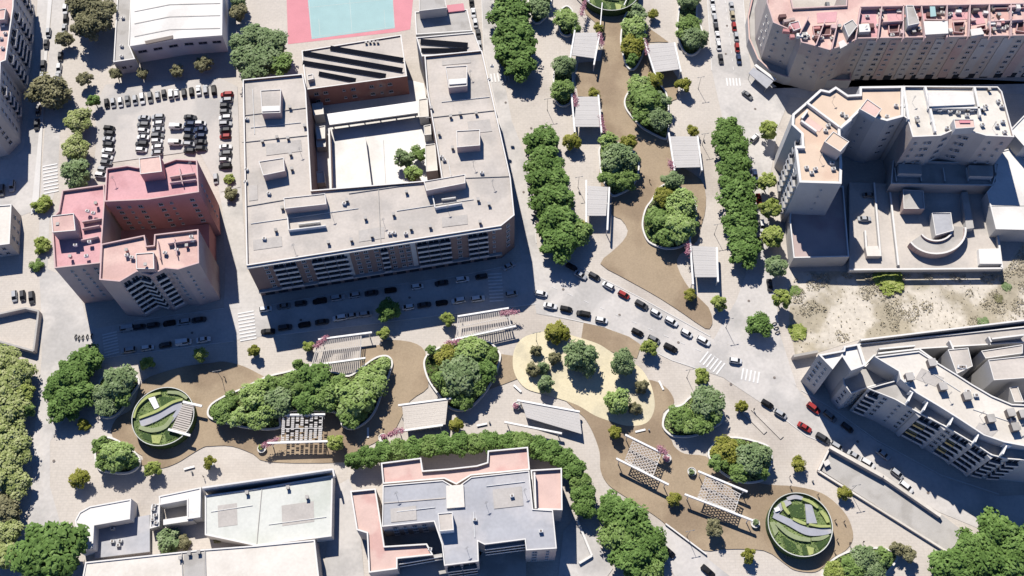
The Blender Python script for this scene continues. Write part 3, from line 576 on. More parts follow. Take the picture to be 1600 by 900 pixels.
for q in ([(1388, 37), (1406, 36), (1404, 50), (1389, 51)], [(1489, 34), (1508, 33), (1505, 51), (1491, 50)], [(1526, 41), (1540, 38), (1542, 46), (1524, 47)], [(1590, 33), (1600, 31), (1602, 50), (1588, 48)], [(1384, 9), (1411, 8), (1410, 13), (1385, 14)], [(1429, 9), (1445, 9), (1444, 13), (1430, 13)], [(1552, 6), (1600, 4), (1600, 12), (1554, 13)], [(1270, 40), (1300, 38), (1298, 54), (1272, 56)]):
    deck(lg, q, zr + .18, X['darkpit'], 'sunken_patio', .07)
    p = ccw(PL(q, zr + 1.1)); b = MB(); b.parapet(p, zr + .19, zr + 1.1, .25, X['pinkwall'], X['pinkcope']); b.build('patio_wall', lg)
hut(lg, [(1416, 8), (1427, 8), (1437, 36), (1419, 40)], zr, zr + 3, X['wallgrey'], X['concrete']); hut(lg, [(1443, 33), (1481, 33), (1482, 52), (1446, 54)], zr, zr + 2.4, X['wallbeige'], X['roofwhite'], 'stair_hut', rim=False)
hut(lg, [(1342, 38), (1358, 37), (1360, 49), (1343, 50)], zr, zr + 2.0, X['wallgrey'], X['roofwhite'], 'stair_hut', rim=False); hut(lg, [(1516, 46), (1533, 43), (1538, 53), (1518, 56)], zr, zr + 1.6, X['wallgrey'], X['roofwhite'], 'stair_hut', rim=False)
hut(lg, [(1318, 38), (1332, 30), (1340, 40), (1326, 58)], zr, zr + 2.6, X['wallgrey'], X['concrete']); hut(lg, [(1233, 36), (1248, 32), (1252, 44), (1240, 48)], zr, zr + 2.2, X['wallpink'], X['pink'])
deck(lg, [(1453, 10), (1461, 10), (1463, 25), (1454, 26)], zr + 2.3, X['cyan'], 'blue_awning', .12); deck(lg, [(1310, 66), (1318, 62), (1324, 70), (1313, 76)], zr + 2.2, X['roofwhite'], 'parasol', .12)
_cr9 = random.Random(4)
for i in range(46):
    x, y = (_cr9.uniform(1345, 1600), _cr9.uniform(12, 52)) if i < 32 else (_cr9.uniform(1222, 1312), _cr9.uniform(26, 60))
    q = P(x, y, zr + 1); s1, s2, hh = _cr9.uniform(.9, 2.6), _cr9.uniform(.8, 1.8), _cr9.uniform(.6, 2.2); b = MB()
    b.box((q.x, q.y, zr + .05 + hh / 2), (s1, s2, hh), _cr9.uniform(-.2, .2), X[_cr9.choice(['pinkwall', 'pinkcope', 'wallwhite', 'vent', 'darkpit', 'wallpink', 'roofwhite'])]); b.build('terrace_shed', lg)
acs(lg, [(1262, 57), (1272, 58), (1258, 60), (1375, 22), (1376, 28), (1372, 40), (1425, 24), (1485, 22), (1482, 24), (1579, 20), (1576, 14), (1568, 45), (1572, 42), (1560, 44), (1355, 26), (1280, 52), (1284, 60), (1300, 60), (1500, 14), (1394, 55), (1472, 20)], zr, 'air_conditioner', 1.3)
vents(lg, [(1427, 50), (1436, 46), (1552, 47), (1376, 18), (1470, 12), (1311, 42), (1256, 55), (1560, 24)], zr, None, 1.0, 1.6)
pod = thing('shop_podium', 'low curved podium wrapping the rounded end of the long beige slab', 'podium', (*P2(1200, 90, 0), 0))
q = PL([(1180, -40), (1174, 0), (1168, 26), (1170, 60), (1184, 92), (1204, 111), (1228, 120), (1272, 125), (1330, 126), (1330, 100), (1270, 95), (1240, 70), (1215, -40)], 4.5)
b = MB(); b.prism(q, 0, 3.6, X['concrete'], X['wallgrey']); b.build('wall', pod); b = MB(); b.parapet(q, 3.602, 4.5, .5, X['wallgrey'], X['rooftile']); b.build('parapet', pod)
k = thing('canopy_shelter', 'grey slanting canopy shelter at the corner below the rounded podium', 'shelter', (*P2(1189, 128, 0), 0))
q = PL([(1170, 114), (1177, 105), (1209, 126), (1198, 138)], 3.4); b = MB(); b.prism(q, 3.1, 3.4, X['roofgrey'], X['cope']); b.build('roof', k)
for x, y in q: b = MB(); c = centroid(q); b.tube((x * .9 + c[0] * .1, y * .9 + c[1] * .1, 0), (x * .9 + c[0] * .1, y * .9 + c[1] * .1, 3.1), .09, .09, X['steel']); b.build('post', k)
b = MB(); b.wall(P2(1180, 101, 3.8), P2(1212, 125, 3.8), 1.1, 3.45, 3.8, X['cope']); b.build('fascia', k)
# 9 right-hand building: terrace, west tower, east tower, yards
rm = thing('apartment_building', 'pair of peach and white roofed apartment towers above stepped terraces right of the avenue', 'building', (*P2(1400, 300, 0), 0))
Zt = 25.0; Zl = 6.5
mass(rm, [(1236, 300), (1318, 290), (1327, 401), (1240, 403), (1234, 345)], Zl, X['wallgrey'], X['wallpink'], par=.9, nm='terrace_wall', rn='terrace_floor')
west = [(1238, 178), (1261, 158), (1282, 139), (1295, 142), (1306, 135), (1325, 148), (1343, 147), (1343, 135), (1412, 134), (1412, 182), (1386, 189), (1368, 184), (1345, 172), (1313, 203), (1316, 257), (1315, 287), (1249, 285), (1242, 228), (1253, 227), (1252, 209), (1237, 195)]
mass(rm, west, Zt, X['wallgrey'], X['peach'], par=1.0, t=.8)
mass(rm, [(1412.6, 134), (1559, 135), (1566, 143), (1585, 214), (1541, 212), (1528, 208), (1495, 201), (1470, 212), (1426, 214), (1418, 186), (1412.6, 182)], Zt - .3, X['wallbeige'], X['roofcream'], par=.9)
hut(rm, [(1302, 205), (1327, 221), (1313, 237), (1288, 221)], Zt - 1, Zt + 4.5, X['wallbeige'], X['peach']); hut(rm, [(1355, 154), (1378, 170), (1368, 184), (1343, 170)], Zt - 1, Zt + 1.6, X['wallgrey'], X['pinklight'])
hut(rm, [(1490, 186), (1522, 186), (1524, 199), (1493, 201)], Zt - 1, Zt + 2.4, X['wallgrey'], X['pinklight']); hut(rm, [(1450, 144), (1520, 143), (1524, 163), (1452, 166)], Zt - 1.2, Zt + .9, X['wallwhite'], X['roofwhite'], 'plant_room', rim=False)
for a, c in (((1261, 160), (1312, 198)), ((1412, 134), (1420, 186)), ((1446, 135), (1462, 205)), ((1523, 136), (1532, 180)), ((1450, 168), (1536, 168)), ((1252, 188), (1276, 205)), ((1253, 184), (1262, 172)), ((1313, 200), (1330, 186)), ((1245, 230), (1258, 230))):
    wallpart(rm, a, c, Zt - 1.15, Zt + .35, X['cope'], 'partition_wall', .7)
deck(rm, [(1256, 178), (1286, 199), (1280, 206), (1250, 186)], Zt - .85, X['pinklight'], 'terrace_floor', .07); deck(rm, [(1499, 188), (1516, 188), (1516, 192), (1500, 192)], Zt + 2.5, X['pinkcourt'], 'roof_light', .2)
acs(rm, [(1260, 262), (1268, 270), (1274, 264), (1294, 196), (1290, 204), (1300, 255), (1302, 264), (1316, 178), (1322, 182), (1400, 165), (1410, 166), (1386, 182), (1433, 184), (1457, 148), (1468, 172), (1462, 170), (1484, 174), (1497, 176), (1511, 180), (1518, 172), (1525, 171), (1540, 166), (1560, 158), (1565, 166), (1567, 190), (1558, 196), (1535, 195), (1570, 206), (1480, 200), (1457, 190)], Zt - 1.0, 'rooftop_unit', 1.3)
vents(rm, [(1433, 190), (1512, 172), (1537, 172), (1455, 150), (1545, 140)], Zt - 1.1)
facade(rm, P2(1249, 285, Zt), P2(1315, 287, Zt), 7.5, Zt - 2, 4, '--d-', .9, .9); facade(rm, P2(1313, 203, Zt), P2(1345, 172, Zt), 4, Zt - 2, 5, 'd-d', 1, 1); facade(rm, P2(1345, 172, Zt), P2(1368, 184, Zt), 4, Zt - 2, 5, 'd', 1, 1); facade(rm, P2(1386, 189, Zt), P2(1412, 182, Zt), 4, Zt - 2, 5, 'w', 1.8, 1)
facade(rm, P2(1426, 214, Zt), P2(1470, 212, Zt), 8.5, Zt - 2, 4, 'd-dw', 1.2, 1.1); facade(rm, P2(1470, 212, Zt), P2(1495, 201, Zt), 8.5, Zt - 2, 4, 'w', 2, 1.1); facade(rm, P2(1495, 201, Zt), P2(1528, 208, Zt), 8.5, Zt - 2, 4, 'dw', 1.5, 1.1); facade(rm, P2(1541, 212, Zt), P2(1585, 214, Zt), 8.5, Zt - 2, 4, 'd-d', 1.2, 1.1)
facade(rm, P2(1242, 228, Zt), P2(1249, 285, Zt), 2, Zt - 2, 5, '', 1, 1) if False else None
wl0, wl1 = P2(1242, 228, Zt), P2(1249, 285, Zt)
facade(rm, wl0, wl1, 4, Zt - 1.5, 6, 'bwb', 1.2, 1.4, .6); facade(rm, P2(1252, 209, Zt), P2(1253, 227, Zt), 4, Zt - 1.5, 6, 'b', 1, 1, .4)
# podium terraces and yards between the towers and the vacant lot
mass(rm, [(1395, 250), (1562, 255), (1552, 290), (1392, 287)], 8, X['wallbeige'], X['concrete'], par=1.0, nm='terrace_wall', rn='terrace_floor')
for x in (1398, 1437, 1474, 1510, 1545): wallpart(rm, (x, 262), (x + 3, 283), 7.0, 8.01, X['wallgrey'], 'partition_wall', .3)
mass(rm, [(1404, 256), (1440, 257), (1441, 272), (1404, 271)], 9.6, X['wallgrey'], X['concrete'], z0=7.1, nm='terrace_room', rn='room_roof'); mass(rm, [(1514, 258), (1552, 259), (1552, 276), (1515, 275)], 9.6, X['wallgrey'], X['concrete'], z0=7.1, nm='terrace_room', rn='room_roof')
yd = thing('yard_terrace', 'pale walled yard with a curved ramp below the apartment towers, edging the vacant lot', 'yard', (*P2(1440, 350, 0), 0))
mass(yd, [(1327, 285), (1552, 292), (1566, 419), (1327, 421)], 2.6, X['wallgrey'], X['roofpale'], nm='retaining_wall', rn='yard_floor')
for a, c in (((1366, 285), (1376, 400)), ((1391, 300), (1404, 414)), ((1327, 421), (1566, 419)), ((1566, 419), (1556, 340)), ((1352, 360), (1354, 388))): wallpart(yd, a, c, 2.55, 4.0, X['wallgrey'], 'yard_wall', .6)
def arc(cx, cy, rx, ry, a0, a1, n): return [(cx + rx * math.cos(R(a0 + (a1 - a0) * i / n)), cy + ry * math.sin(R(a0 + (a1 - a0) * i / n))) for i in range(n + 1)]
oa = arc(1463, 360, 46, 36, -8, 150, 16); ia = arc(1463, 356, 26, 20, -8, 150, 16)
def curvewall(root, pts, z0, z1, m, nm, t=.5):
    b = MB()
    for i in range(len(pts) - 1): b.wall(P2(*pts[i], z1 + i * .001), P2(*pts[i + 1], z1 + i * .001), t, z0, z1 + i * .002, m, X['cope'])
    b.build(nm, root)
curvewall(yd, oa, 2.55, 5.6, X['wallpink'], 'ramp_wall', .6); curvewall(yd, ia, 2.55, 5.2, X['wallpink'], 'ramp_wall', .5)
b = MB(); rp = PL(oa + list(reversed(ia)), 4.4); b.prism(rp, 2.62, 4.4, X['concrete'], X['wallgrey']); b.build('ramp_floor', yd)
hut(yd, [(1456, 332), (1486, 332), (1490, 360), (1462, 368)], 2.6, 6.0, X['wallgrey'], X['roofgrey'], 'ramp_house'); hut(yd, [(1411, 296), (1443, 298), (1445, 326), (1412, 326)], 2.6, 6.5, X['wallpink'], X['concrete'], 'store_room'); hut(yd, [(1503, 300), (1512, 300), (1522, 356), (1510, 358)], 2.6, 5.0, X['wallgrey'], X['concrete'], 'store_room', rim=False)
hut(yd, [(1529, 389), (1562, 388), (1565, 412), (1531, 412)], 2.6, 4.4, X['wallwhite'], X['roofwhite'], 'store_room', rim=False); hut(yd, [(1352, 385), (1372, 384), (1376, 400), (1355, 400)], 2.6, 4.6, X['wallbeige'], X['roofcream'], 'store_room', rim=False)
ro, p = building('house', 'white roofed house with a rounded front on the right edge behind the yard wall', [(1553, 247), (1562, 236), (1577, 232), (1592, 238), (1604, 252), (1640, 258), (1640, 360), (1556, 358), (1542, 300), (1556, 283)], 8, X['wallgrey'], X['roofwhite'], par=.3)
wallpart(ro, (1545, 322), (1640, 321), 7.72, 7.85, X['concrete'], 'roof_joint', .2, X['concrete'])
ro2, p = building('house', 'tall white corner house cut by the right edge above the rounded house', [(1578, 203), (1600, 180), (1660, 180), (1660, 232), (1600, 228)], 14, X['wallgrey'], X['roofwhite'], par=.4)
# 10 curved building bottom right
ZC = 22
cv = thing('apartment_building', 'long curved apartment building with a pale vented roof and balconies at the bottom right', 'building', (*P2(1500, 640, 0), 0))
roofc = [(1366, 557), (1436, 548), (1461, 564), (1494, 584), (1519, 600), (1550, 618), (1581, 631), (1690, 636), (1690, 706), (1600, 697), (1569, 691), (1537, 680), (1496, 653), (1464, 633), (1432, 614), (1407, 592), (1404, 580)]
mass(cv, roofc, ZC, X['wallgrey'], X['roofcream'], par=.5, nm='upper_wall')
low = [(1356, 607), (1378, 600), (1404, 593), (1432, 612), (1464, 631), (1496, 651), (1537, 678), (1569, 689), (1600, 694), (1690, 702), (1690, 730), (1600, 719), (1573, 717), (1549, 711), (1520, 692), (1476, 666), (1437, 646), (1398, 624)]
mass(cv, low, ZC - 3.2, X['wallgrey'], X['concrete'], par=.8, t=.3)
fp = [(1356, 607), (1398, 624), (1437, 646), (1476, 666), (1520, 692), (1549, 711), (1573, 717), (1600, 719)]
bays = ['bw', 'dw', 'yb', 'wyb', 'bb', 'b', 'b']
for i in range(7): facade(cv, P2(*fp[i], ZC - 3.2), P2(*fp[i + 1], ZC - 3.2), 2.5, ZC - 3.6, 5, bays[i], 1.3, 1.4, .5)
for i in (2, 3, 4, 5):
    a = P2(*fp[i], ZC - 3.2); b = MB(); b.box((a[0], a[1], 9.5), (1.5, 1.5, 17.5), R(35), X['wallgrey']); b.build('facade_panel', cv)
for x, y in ((1423, 620), (1447, 634), (1487, 657), (1527, 683), (1570, 702)):
    q = P(x, y, ZC - 1.5); b = MB(); b.wall((q.x - 1.2, q.y - 1.6), (q.x + .8, q.y + 1.6), .35, ZC - 3.3, ZC - .6, X['white']); b.wall((q.x - .3, q.y + 1.5), (q.x + 1.9, q.y + .9), .35, ZC - 3.3, ZC - .7, X['white']); b.build('terrace_partition', cv)
vents(cv, [(1420, 590), (1472, 605), (1510, 620), (1547, 655), (1578, 646), (1585, 668), (1597, 648), (1455, 568)], ZC - .5, None, 2.0, 2.2, 'roof_vent'); acs(cv, [(1424, 586), (1417, 596), (1525, 618), (1583, 656), (1512, 612), (1500, 574), (1506, 574)], ZC - .5, 'air_conditioner', 1.4)
# west block of it
mass(cv, [(1279, 554), (1318, 547), (1319, 541), (1341, 537), (1352, 571), (1330, 579), (1316, 557), (1301, 577)], 21, X['wallgrey'], X['roofwhite'], par=1.0, t=.5, nm='corner_wall')
facade(cv, P2(1279, 554, 21), P2(1301, 577, 21), 4, 19.5, 5, 'wd', 1.2, 1.3, .6)
mass(cv, [(1316, 574), (1352, 571), (1368, 560), (1404, 581), (1402, 592), (1356, 606), (1330, 615), (1318, 600)], 14, X['wallgrey'], X['concrete'], par=.6, nm='link_wall', rn='link_roof')
facade(cv, P2(1330, 615, 14), P2(1356, 606, 14), 2, 13, 4, 'ww', 1.2, 1.2, .4); facade(cv, P2(1318, 600, 14), P2(1330, 615, 14), 2, 13, 4, 'w', 1.2, 1.2, .4)
mass(cv, [(1341, 537), (1690, 500), (1690, 530), (1440, 545), (1366, 556), (1352, 571)], 13, X['wallgrey'], X['roofpale'], par=.5, nm='rear_wall', rn='rear_roof')
for q, zt in (([(1481, 546), (1513, 543), (1520, 572), (1495, 584)], 16), ([(1533, 548), (1598, 538), (1598, 552), (1540, 560)], 15), ([(1544, 562), (1640, 552), (1640, 588), (1553, 594)], 18), ([(1577, 605), (1590, 603), (1600, 628), (1585, 628)], 16)):
    hut(cv, q, 0, zt, X['wallgrey'], X['roofpale'], 'stair_hut')
for a, c in (((1372, 552), (1436, 545)), ((1484, 532), (1492, 550)), ((1545, 526), (1549, 534)), ((1436, 545), (1465, 566)), ((1550, 529), (1600, 523)), ((1374, 545), (1430, 540))): wallpart(cv, a, c, 12.4, 15, X['wallgrey'], 'partition_wall', .5)
# ---------------------------------------------------------------- free-standing walls and the ramp
def fwall(name, label, pts, h, t, m, cat='wall', top=None):
    b = MB(); q = [P2(x, y, h) for x, y in pts]
    for i in range(len(q) - 1): b.wall(q[i], q[i + 1], t, 0, h + .003 * i, m, top or X['cope'])
    return tag(b.build(name), label, cat)
fwall('boundary_wall', 'dark topped boundary wall round the small yard on the left edge', [(-20, 528), (52, 548), (60, 486), (40, 481), (-20, 494)], 2.4, .6, X['wallbeige'], top=X['concrete'])
fwall('boundary_wall', 'grey boundary wall between the vacant lot and the corner of the curved building', [(1240, 556), (1278, 549)], 3.0, .8, X['wallbeige'], top=X['concrete'])
fwall('boundary_wall', 'long low wall along the bottom of the vacant lot', [(1345, 531), (1660, 493)], 14.2, .5, X['wallgrey'])
rp = thing('ramp', 'long pale underground car park ramp between beige walls beside the shaded street', 'ramp', (*P2(1380, 780, 0), 0))
b = MB(); b.prism(PL([(1283, 735), (1298, 700), (1470, 803), (1510, 834), (1482, 862)], .3), 0, .3, X['concrete']); b.build('ramp_floor', rp)
for a, c, h, t in (((1297, 698), (1380, 744), 2.4, 1.1), ((1380, 744), (1470, 806), 2.0, 1.0), ((1278, 735), (1482, 863), 1.0, .6), ((1297, 698), (1279, 735), 1.2, .6)):
    b = MB(); b.wall(P2(*a, h), P2(*c, h), t, 0, h, X['wallbeige'], X['roofcream']); b.build('side_wall', rp)
hut(rp, [(1286, 722), (1294, 717), (1298, 724), (1290, 729)], .3, 1.6, X['wallwhite'], X['roofwhite'], 'vent_box', rim=False)
fwall('low_wall', 'left of the two low white walls beside the diagonal parking bays', [(1160, 640), (1196, 676)], .3, 1.4, X['concrete'], top=X['plaza'])
fwall('low_wall', 'right of the two low white walls beside the diagonal parking bays', [(1176, 638), (1222, 684)], .3, 1.4, X['concrete'], top=X['plaza'])
fwall('low_wall', 'low stone wall beside the lane at the lower edge of the brown path', [(1040, 818), (1104, 866)], .8, .4, X['concrete'])
fwall('low_wall', 'curved low white wall right of the bottom apartment building', [(902, 812), (925, 868), (905, 880)], 1.0, .6, X['wallwhite'])

# ---------------------------------------------------------------- vegetation
def leaf_mesh(name, items, m):
    """items: (centre, normal, size, tint) -> one mesh of small bent leaf-clump faces"""
    v = []; f = []; tint = []
    for c, n, s, t in items:
        n = n.normalized(); u = n.orthogonal().normalized(); a = random.random() * 6.28
        u = (Matrix.Rotation(a, 3, n) @ u); w_ = n.cross(u); i = len(v); k = random.uniform(.6, 1.0)
        v += [c - u * s - w_ * s * k * .4, c - n * s * .25 + w_ * -s * k * .7 + u * s * .2, c + u * s + w_ * s * .2 * k, c + w_ * s * k - n * s * .2]
        f.append((i, i + 1, i + 2, i + 3)); tint += [t] * 4
    me = bpy.data.meshes.new(name); me.from_pydata([tuple(q) for q in v], [], f); me.materials.append(m)
    at = me.attributes.new('tint', 'FLOAT', 'POINT'); at.data.foreach_set('value', tint); me.update(); return me
def rdir(up=-.3):
    while True:
        d = Vector((random.gauss(0, 1), random.gauss(0, 1), random.gauss(0, 1)))
        if d.length > .1:
            d.normalize()
            if d.z > up: return d
def crown_mesh(style, kind, seed):
    random.seed(seed); it = []
    nc, nl, ls = {'big': (52, 84, .098), 'small': (22, 80, .125), 'ball': (30, 70, .11)}[kind]
    for k in range(nc):
        d = rdir(-.55); rad = random.uniform(.38, .86) if kind != 'ball' else random.uniform(.6, .78)
        c = Vector((d.x * rad, d.y * rad, d.z * rad * .9)); cr = random.uniform(.2, .42) if kind != 'ball' else .26
        t0 = random.uniform(.25, .75)
        for j in range(nl):
            e = rdir(-1); q = c + e * cr * random.uniform(.55, 1.05)
            n = (e * .55 + Vector((0, .25, .95)) + q * .45 + Vector((random.gauss(0, .28), random.gauss(0, .28), random.gauss(0, .2))))
            it.append((q, n, ls * random.uniform(.6, 1.15), min(1, max(0, t0 + random.gauss(0, .2)))))
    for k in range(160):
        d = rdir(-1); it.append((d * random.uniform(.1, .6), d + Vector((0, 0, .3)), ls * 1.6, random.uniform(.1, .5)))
    return leaf_mesh('crown', it, F[style])
_cr = {}
def crown(style, kind, i):
    k = (style, kind, i)
    if k not in _cr: _cr[k] = crown_mesh(style, kind, hash((len(style) * 7 + ord(style[0]) * 3 + ord(style[1]), kind == 'big', i)) % 9999)
    return _cr[k]
def trunk_mesh(seed, limbs=5):
    random.seed(seed); b = MB(); b.tube((0, 0, 0), (.02, .01, .5), .075, .055, X['bark'], 8)
    for i in range(limbs):
        a = i * 6.28 / limbs + random.uniform(-.4, .4); r = random.uniform(.25, .5)
        b.tube((.015, .01, .45 + .03 * i), (r * math.cos(a), r * math.sin(a), random.uniform(.75, .98)), .04, .014, X['bark'], 6)
    return b.mesh('trunk')
TR = [trunk_mesh(3), trunk_mesh(8), trunk_mesh(13)]
STYLE = dict(dark='deep green', mid='mid green', light='light green', grey='grey-green', olive='olive yellow', pale='pale yellow-green', lime='lime green', dry='dry brownish', pinkfl='pink flowering')
rnd = random.Random(99)
def tree(px, py, rpx, style, label, group=None, kind=None, zc=None, flat=1.0, name='tree', z0=0.0, cat='tree'):
    kind = kind or ('big' if rpx >= 16 else 'small')
    r = rpx * mpp(py); flat *= .78 if kind == 'big' else 1.0; zc = zc if zc is not None else z0 + max(1.6, r * (.6 if kind == 'big' else .85) + 1.3)
    c = P(px, py, zc); t = thing(name, label, cat, (c.x, c.y, z0), rnd.uniform(0, 6.28), group)
    h = zc - z0
    tk = link('trunk', TR[rnd.randrange(3)], t, (0, 0, 0), 0, (max(1.6, r * 1.0), max(1.6, r * 1.0), h))
    cm = crown(style, kind, rnd.randrange(3))
    link('crown', cm, t, (0, 0, h), rnd.uniform(0, 6.28), (r * rnd.uniform(1.02, 1.16), r * rnd.uniform(1.02, 1.16), r * rnd.uniform(.8, .95) * flat))
    return t
def shrub(px, py, rpx, style, label, group=None, z0=0.0, flat=.8, name='shrub'):
    r = rpx * mpp(py); zc = z0 + r * .6 * flat; c = P(px, py, zc); t = thing(name, label, 'shrub', (c.x, c.y, z0), rnd.uniform(0, 6.28), group)
    link('foliage', crown(style, 'small', rnd.randrange(3)), t, (0, 0, zc - z0), rnd.uniform(0, 6), (r * 1.1, r * 1.1, r * flat))
    link('stem', TR[0], t, (0, 0, 0), 0, (r * .8, r * .8, (zc - z0))); return t
def many(desc, lst, group, axis='left', kind=None, z0=0.0, zc=None, noun='tree', flat=1.0):
    """lst: (px, py, r, style); labels name each by look, place in its row and the row"""
    s = sorted(lst, key=(lambda q: q[0]) if axis == 'left' else (lambda q: q[1]))
    for i, q in enumerate(s):
        tree(q[0], q[1], q[2], q[3], f'{STYLE[q[3]]} {noun}, {ORD[i + 1]} from {axis} in {desc}', group, kind, zc, flat, z0=z0)
# avenue rows
many('the tall avenue row at top centre', [(792, -8, 26, 'dark'), (797, 22, 30, 'dark'), (801, 52, 31, 'dark'), (806, 82, 29, 'dark'), (812, 106, 24, 'dark')], 'dense trees lining the left avenue', 'top')
many('the dense row left of the brown path', [(846, 222, 25, 'dark'), (851, 252, 26, 'dark'), (856, 283, 29, 'dark'), (864, 316, 32, 'dark'), (872, 348, 33, 'dark'), (876, 380, 32, 'dark'), (896, 362, 24, 'mid')], 'dense trees lining the left avenue', 'top')
many('the dense row right of the brown path', [(1137, 203, 23, 'dark'), (1141, 229, 25, 'dark'), (1146, 256, 25, 'dark'), (1150, 284, 26, 'dark'), (1154, 312, 27, 'dark'), (1158, 340, 26, 'dark'), (1161, 368, 25, 'dark'), (1164, 394, 25, 'dark')], 'dense trees lining the right avenue', 'top')
many('the curved row behind the pink terraced building', [(553, 718, 14, 'dark'), (574, 714, 16, 'dark'), (598, 708, 17, 'dark'), (622, 703, 17, 'mid'), (646, 700, 18, 'dark'), (670, 698, 18, 'mid'), (694, 695, 18, 'dark'), (718, 693, 17, 'dark'), (742, 692, 17, 'mid'), (766, 691, 17, 'dark'), (792, 692, 17, 'dark'), (818, 694, 18, 'mid'), (843, 699, 18, 'dark'), (864, 707, 19, 'dark')], 'trees curving round the bottom centre building', 'left', zc=4.2)
many('the tree curve left of the lane', [(883, 719, 19, 'dark'), (896, 735, 19, 'dark'), (905, 753, 18, 'mid'), (911, 772, 18, 'dark'), (914, 792, 18, 'dark')], 'trees curving round the bottom centre building', 'top', zc=4.2)
many('the big clump beside the lower lane', [(958, 796, 24, 'dark'), (985, 812, 30, 'dark'), (968, 838, 28, 'mid'), (1008, 842, 27, 'dark'), (990, 872, 30, 'dark'), (1022, 862, 20, 'dark'), (1015, 892, 24, 'mid')], 'clump of big trees by the lower lane', 'top')
many('the dark clump left of the park', [(133, 564, 24, 'dark'), (112, 586, 26, 'dark'), (92, 607, 22, 'dark'), (118, 618, 26, 'dark'), (100, 636, 22, 'dark')], 'dark trees at the left end of the park', 'top')
many('the pale garden on the left edge', [(8, 562, 22, 'pale'), (28, 585, 24, 'pale'), (5, 602, 26, 'pale'), (34, 612, 18, 'lime'), (16, 640, 27, 'pale'), (40, 640, 14, 'mid'), (8, 678, 28, 'pale'), (26, 705, 26, 'pale'), (6, 738, 28, 'pale'), (22, 757, 22, 'pale'), (4, 790, 22, 'dry'), (12, 830, 20, 'pale'), (4, 868, 22, 'pale'), (18, 800, 15, 'dry')], 'pale trees in the garden on the left edge', 'top')
tree(72, 866, 50, 'dark', 'largest dark green tree, standing at the bottom left corner', None, 'big', 9)
many('the bottom right corner clump', [(1490, 885, 32, 'dark'), (1522, 862, 34, 'dark'), (1560, 836, 34, 'dark'), (1590, 860, 34, 'dark'), (1556, 885, 36, 'dark'), (1604, 895, 30, 'mid')], 'big trees in the bottom right corner', 'left')
many('the brownish clump left of the sports hall', [(132, 8, 26, 'dry'), (150, 24, 26, 'dry'), (138, 40, 24, 'dry'), (162, 14, 18, 'dry')], 'brownish trees left of the sports hall', 'left', zc=8)
for px, py, r, st, lb in ((101, 60, 13, 'dry', 'small brownish tree among the cars parked along the upper left road'), (76, 144, 30, 'dry', 'broad yellow-brown tree at the foot of the left apartment building'), (124, 187, 21, 'pale', 'yellow-green tree, upper of two beside the left car row of the car park'), (118, 229, 20, 'pale', 'yellow-green tree, lower of two beside the left car row of the car park'), (119, 271, 24, 'grey', 'broad grey-green tree touching the pink roof of the tower'), (132, 122, 12, 'dry', 'small round grey-brown tree in the open ground above the car park'), (147, 158, 11, 'dark', 'small dark round tree at the left end of the back car row'),
                         (181, 115, 11, 'dry', 'small bare-looking tree at the left corner of the sports hall annex'), (223, 115, 10, 'dry', 'small pale tree in the hall shadow, left of three'), (276, 110, 11, 'dry', 'small pale tree in the hall shadow, middle of three'), (318, 99, 13, 'dry', 'small pale tree in the hall shadow, right of three'),
                         (372, 20, 14, 'dry', 'thin brownish tree between the hall and the sports court'), (372, 4, 12, 'grey', 'thin grey-green tree above the court entrance'),
                         (606, 486, 18, 'dark', 'dark round tree alone on the shaded street'), (1186, 507, 19, 'dark', 'dense round tree alone beside the right avenue junction'),
                         (632, 246, 15, 'grey', 'grey-green tree in the courtyard, left one'), (652, 240, 12, 'mid', 'mid green tree in the courtyard, right one'), (647, 272, 15, 'light', 'light green bushy tree in the courtyard, lowest one'),
                         (1420, 866, 12, 'dry', 'thin brownish tree left of the bottom right clump'), (1402, 858, 11, 'dry', 'thin pale tree behind the oval bed at the bottom'), (1115, 826, 14, 'dry', 'sparse grey tree below the lower slatted pergola')):
    tree(px, py, r, st, lb, z0=4.0 if 600 < px < 660 and py < 300 else 0.0, name='tree')
many('the dark grey-green clump beside the sports hall', [(378, 66, 18, 'grey'), (400, 58, 22, 'grey'), (424, 66, 22, 'grey'), (386, 92, 22, 'grey'), (414, 92, 24, 'grey'), (437, 100, 20, 'mid'), (398, 112, 18, 'grey')], 'grey-green trees beside the sports hall', 'left', zc=8)
many('the clipped round avenue row', [(1200, 203, 15, 'lime'), (1198, 283, 15, 'lime'), (1203, 325, 16, 'lime'), (1208, 369, 18, 'lime'), (1213, 415, 18, 'grey'), (1222, 467, 15, 'lime')], 'round street trees on the right avenue', 'top', kind='ball', zc=5.2)
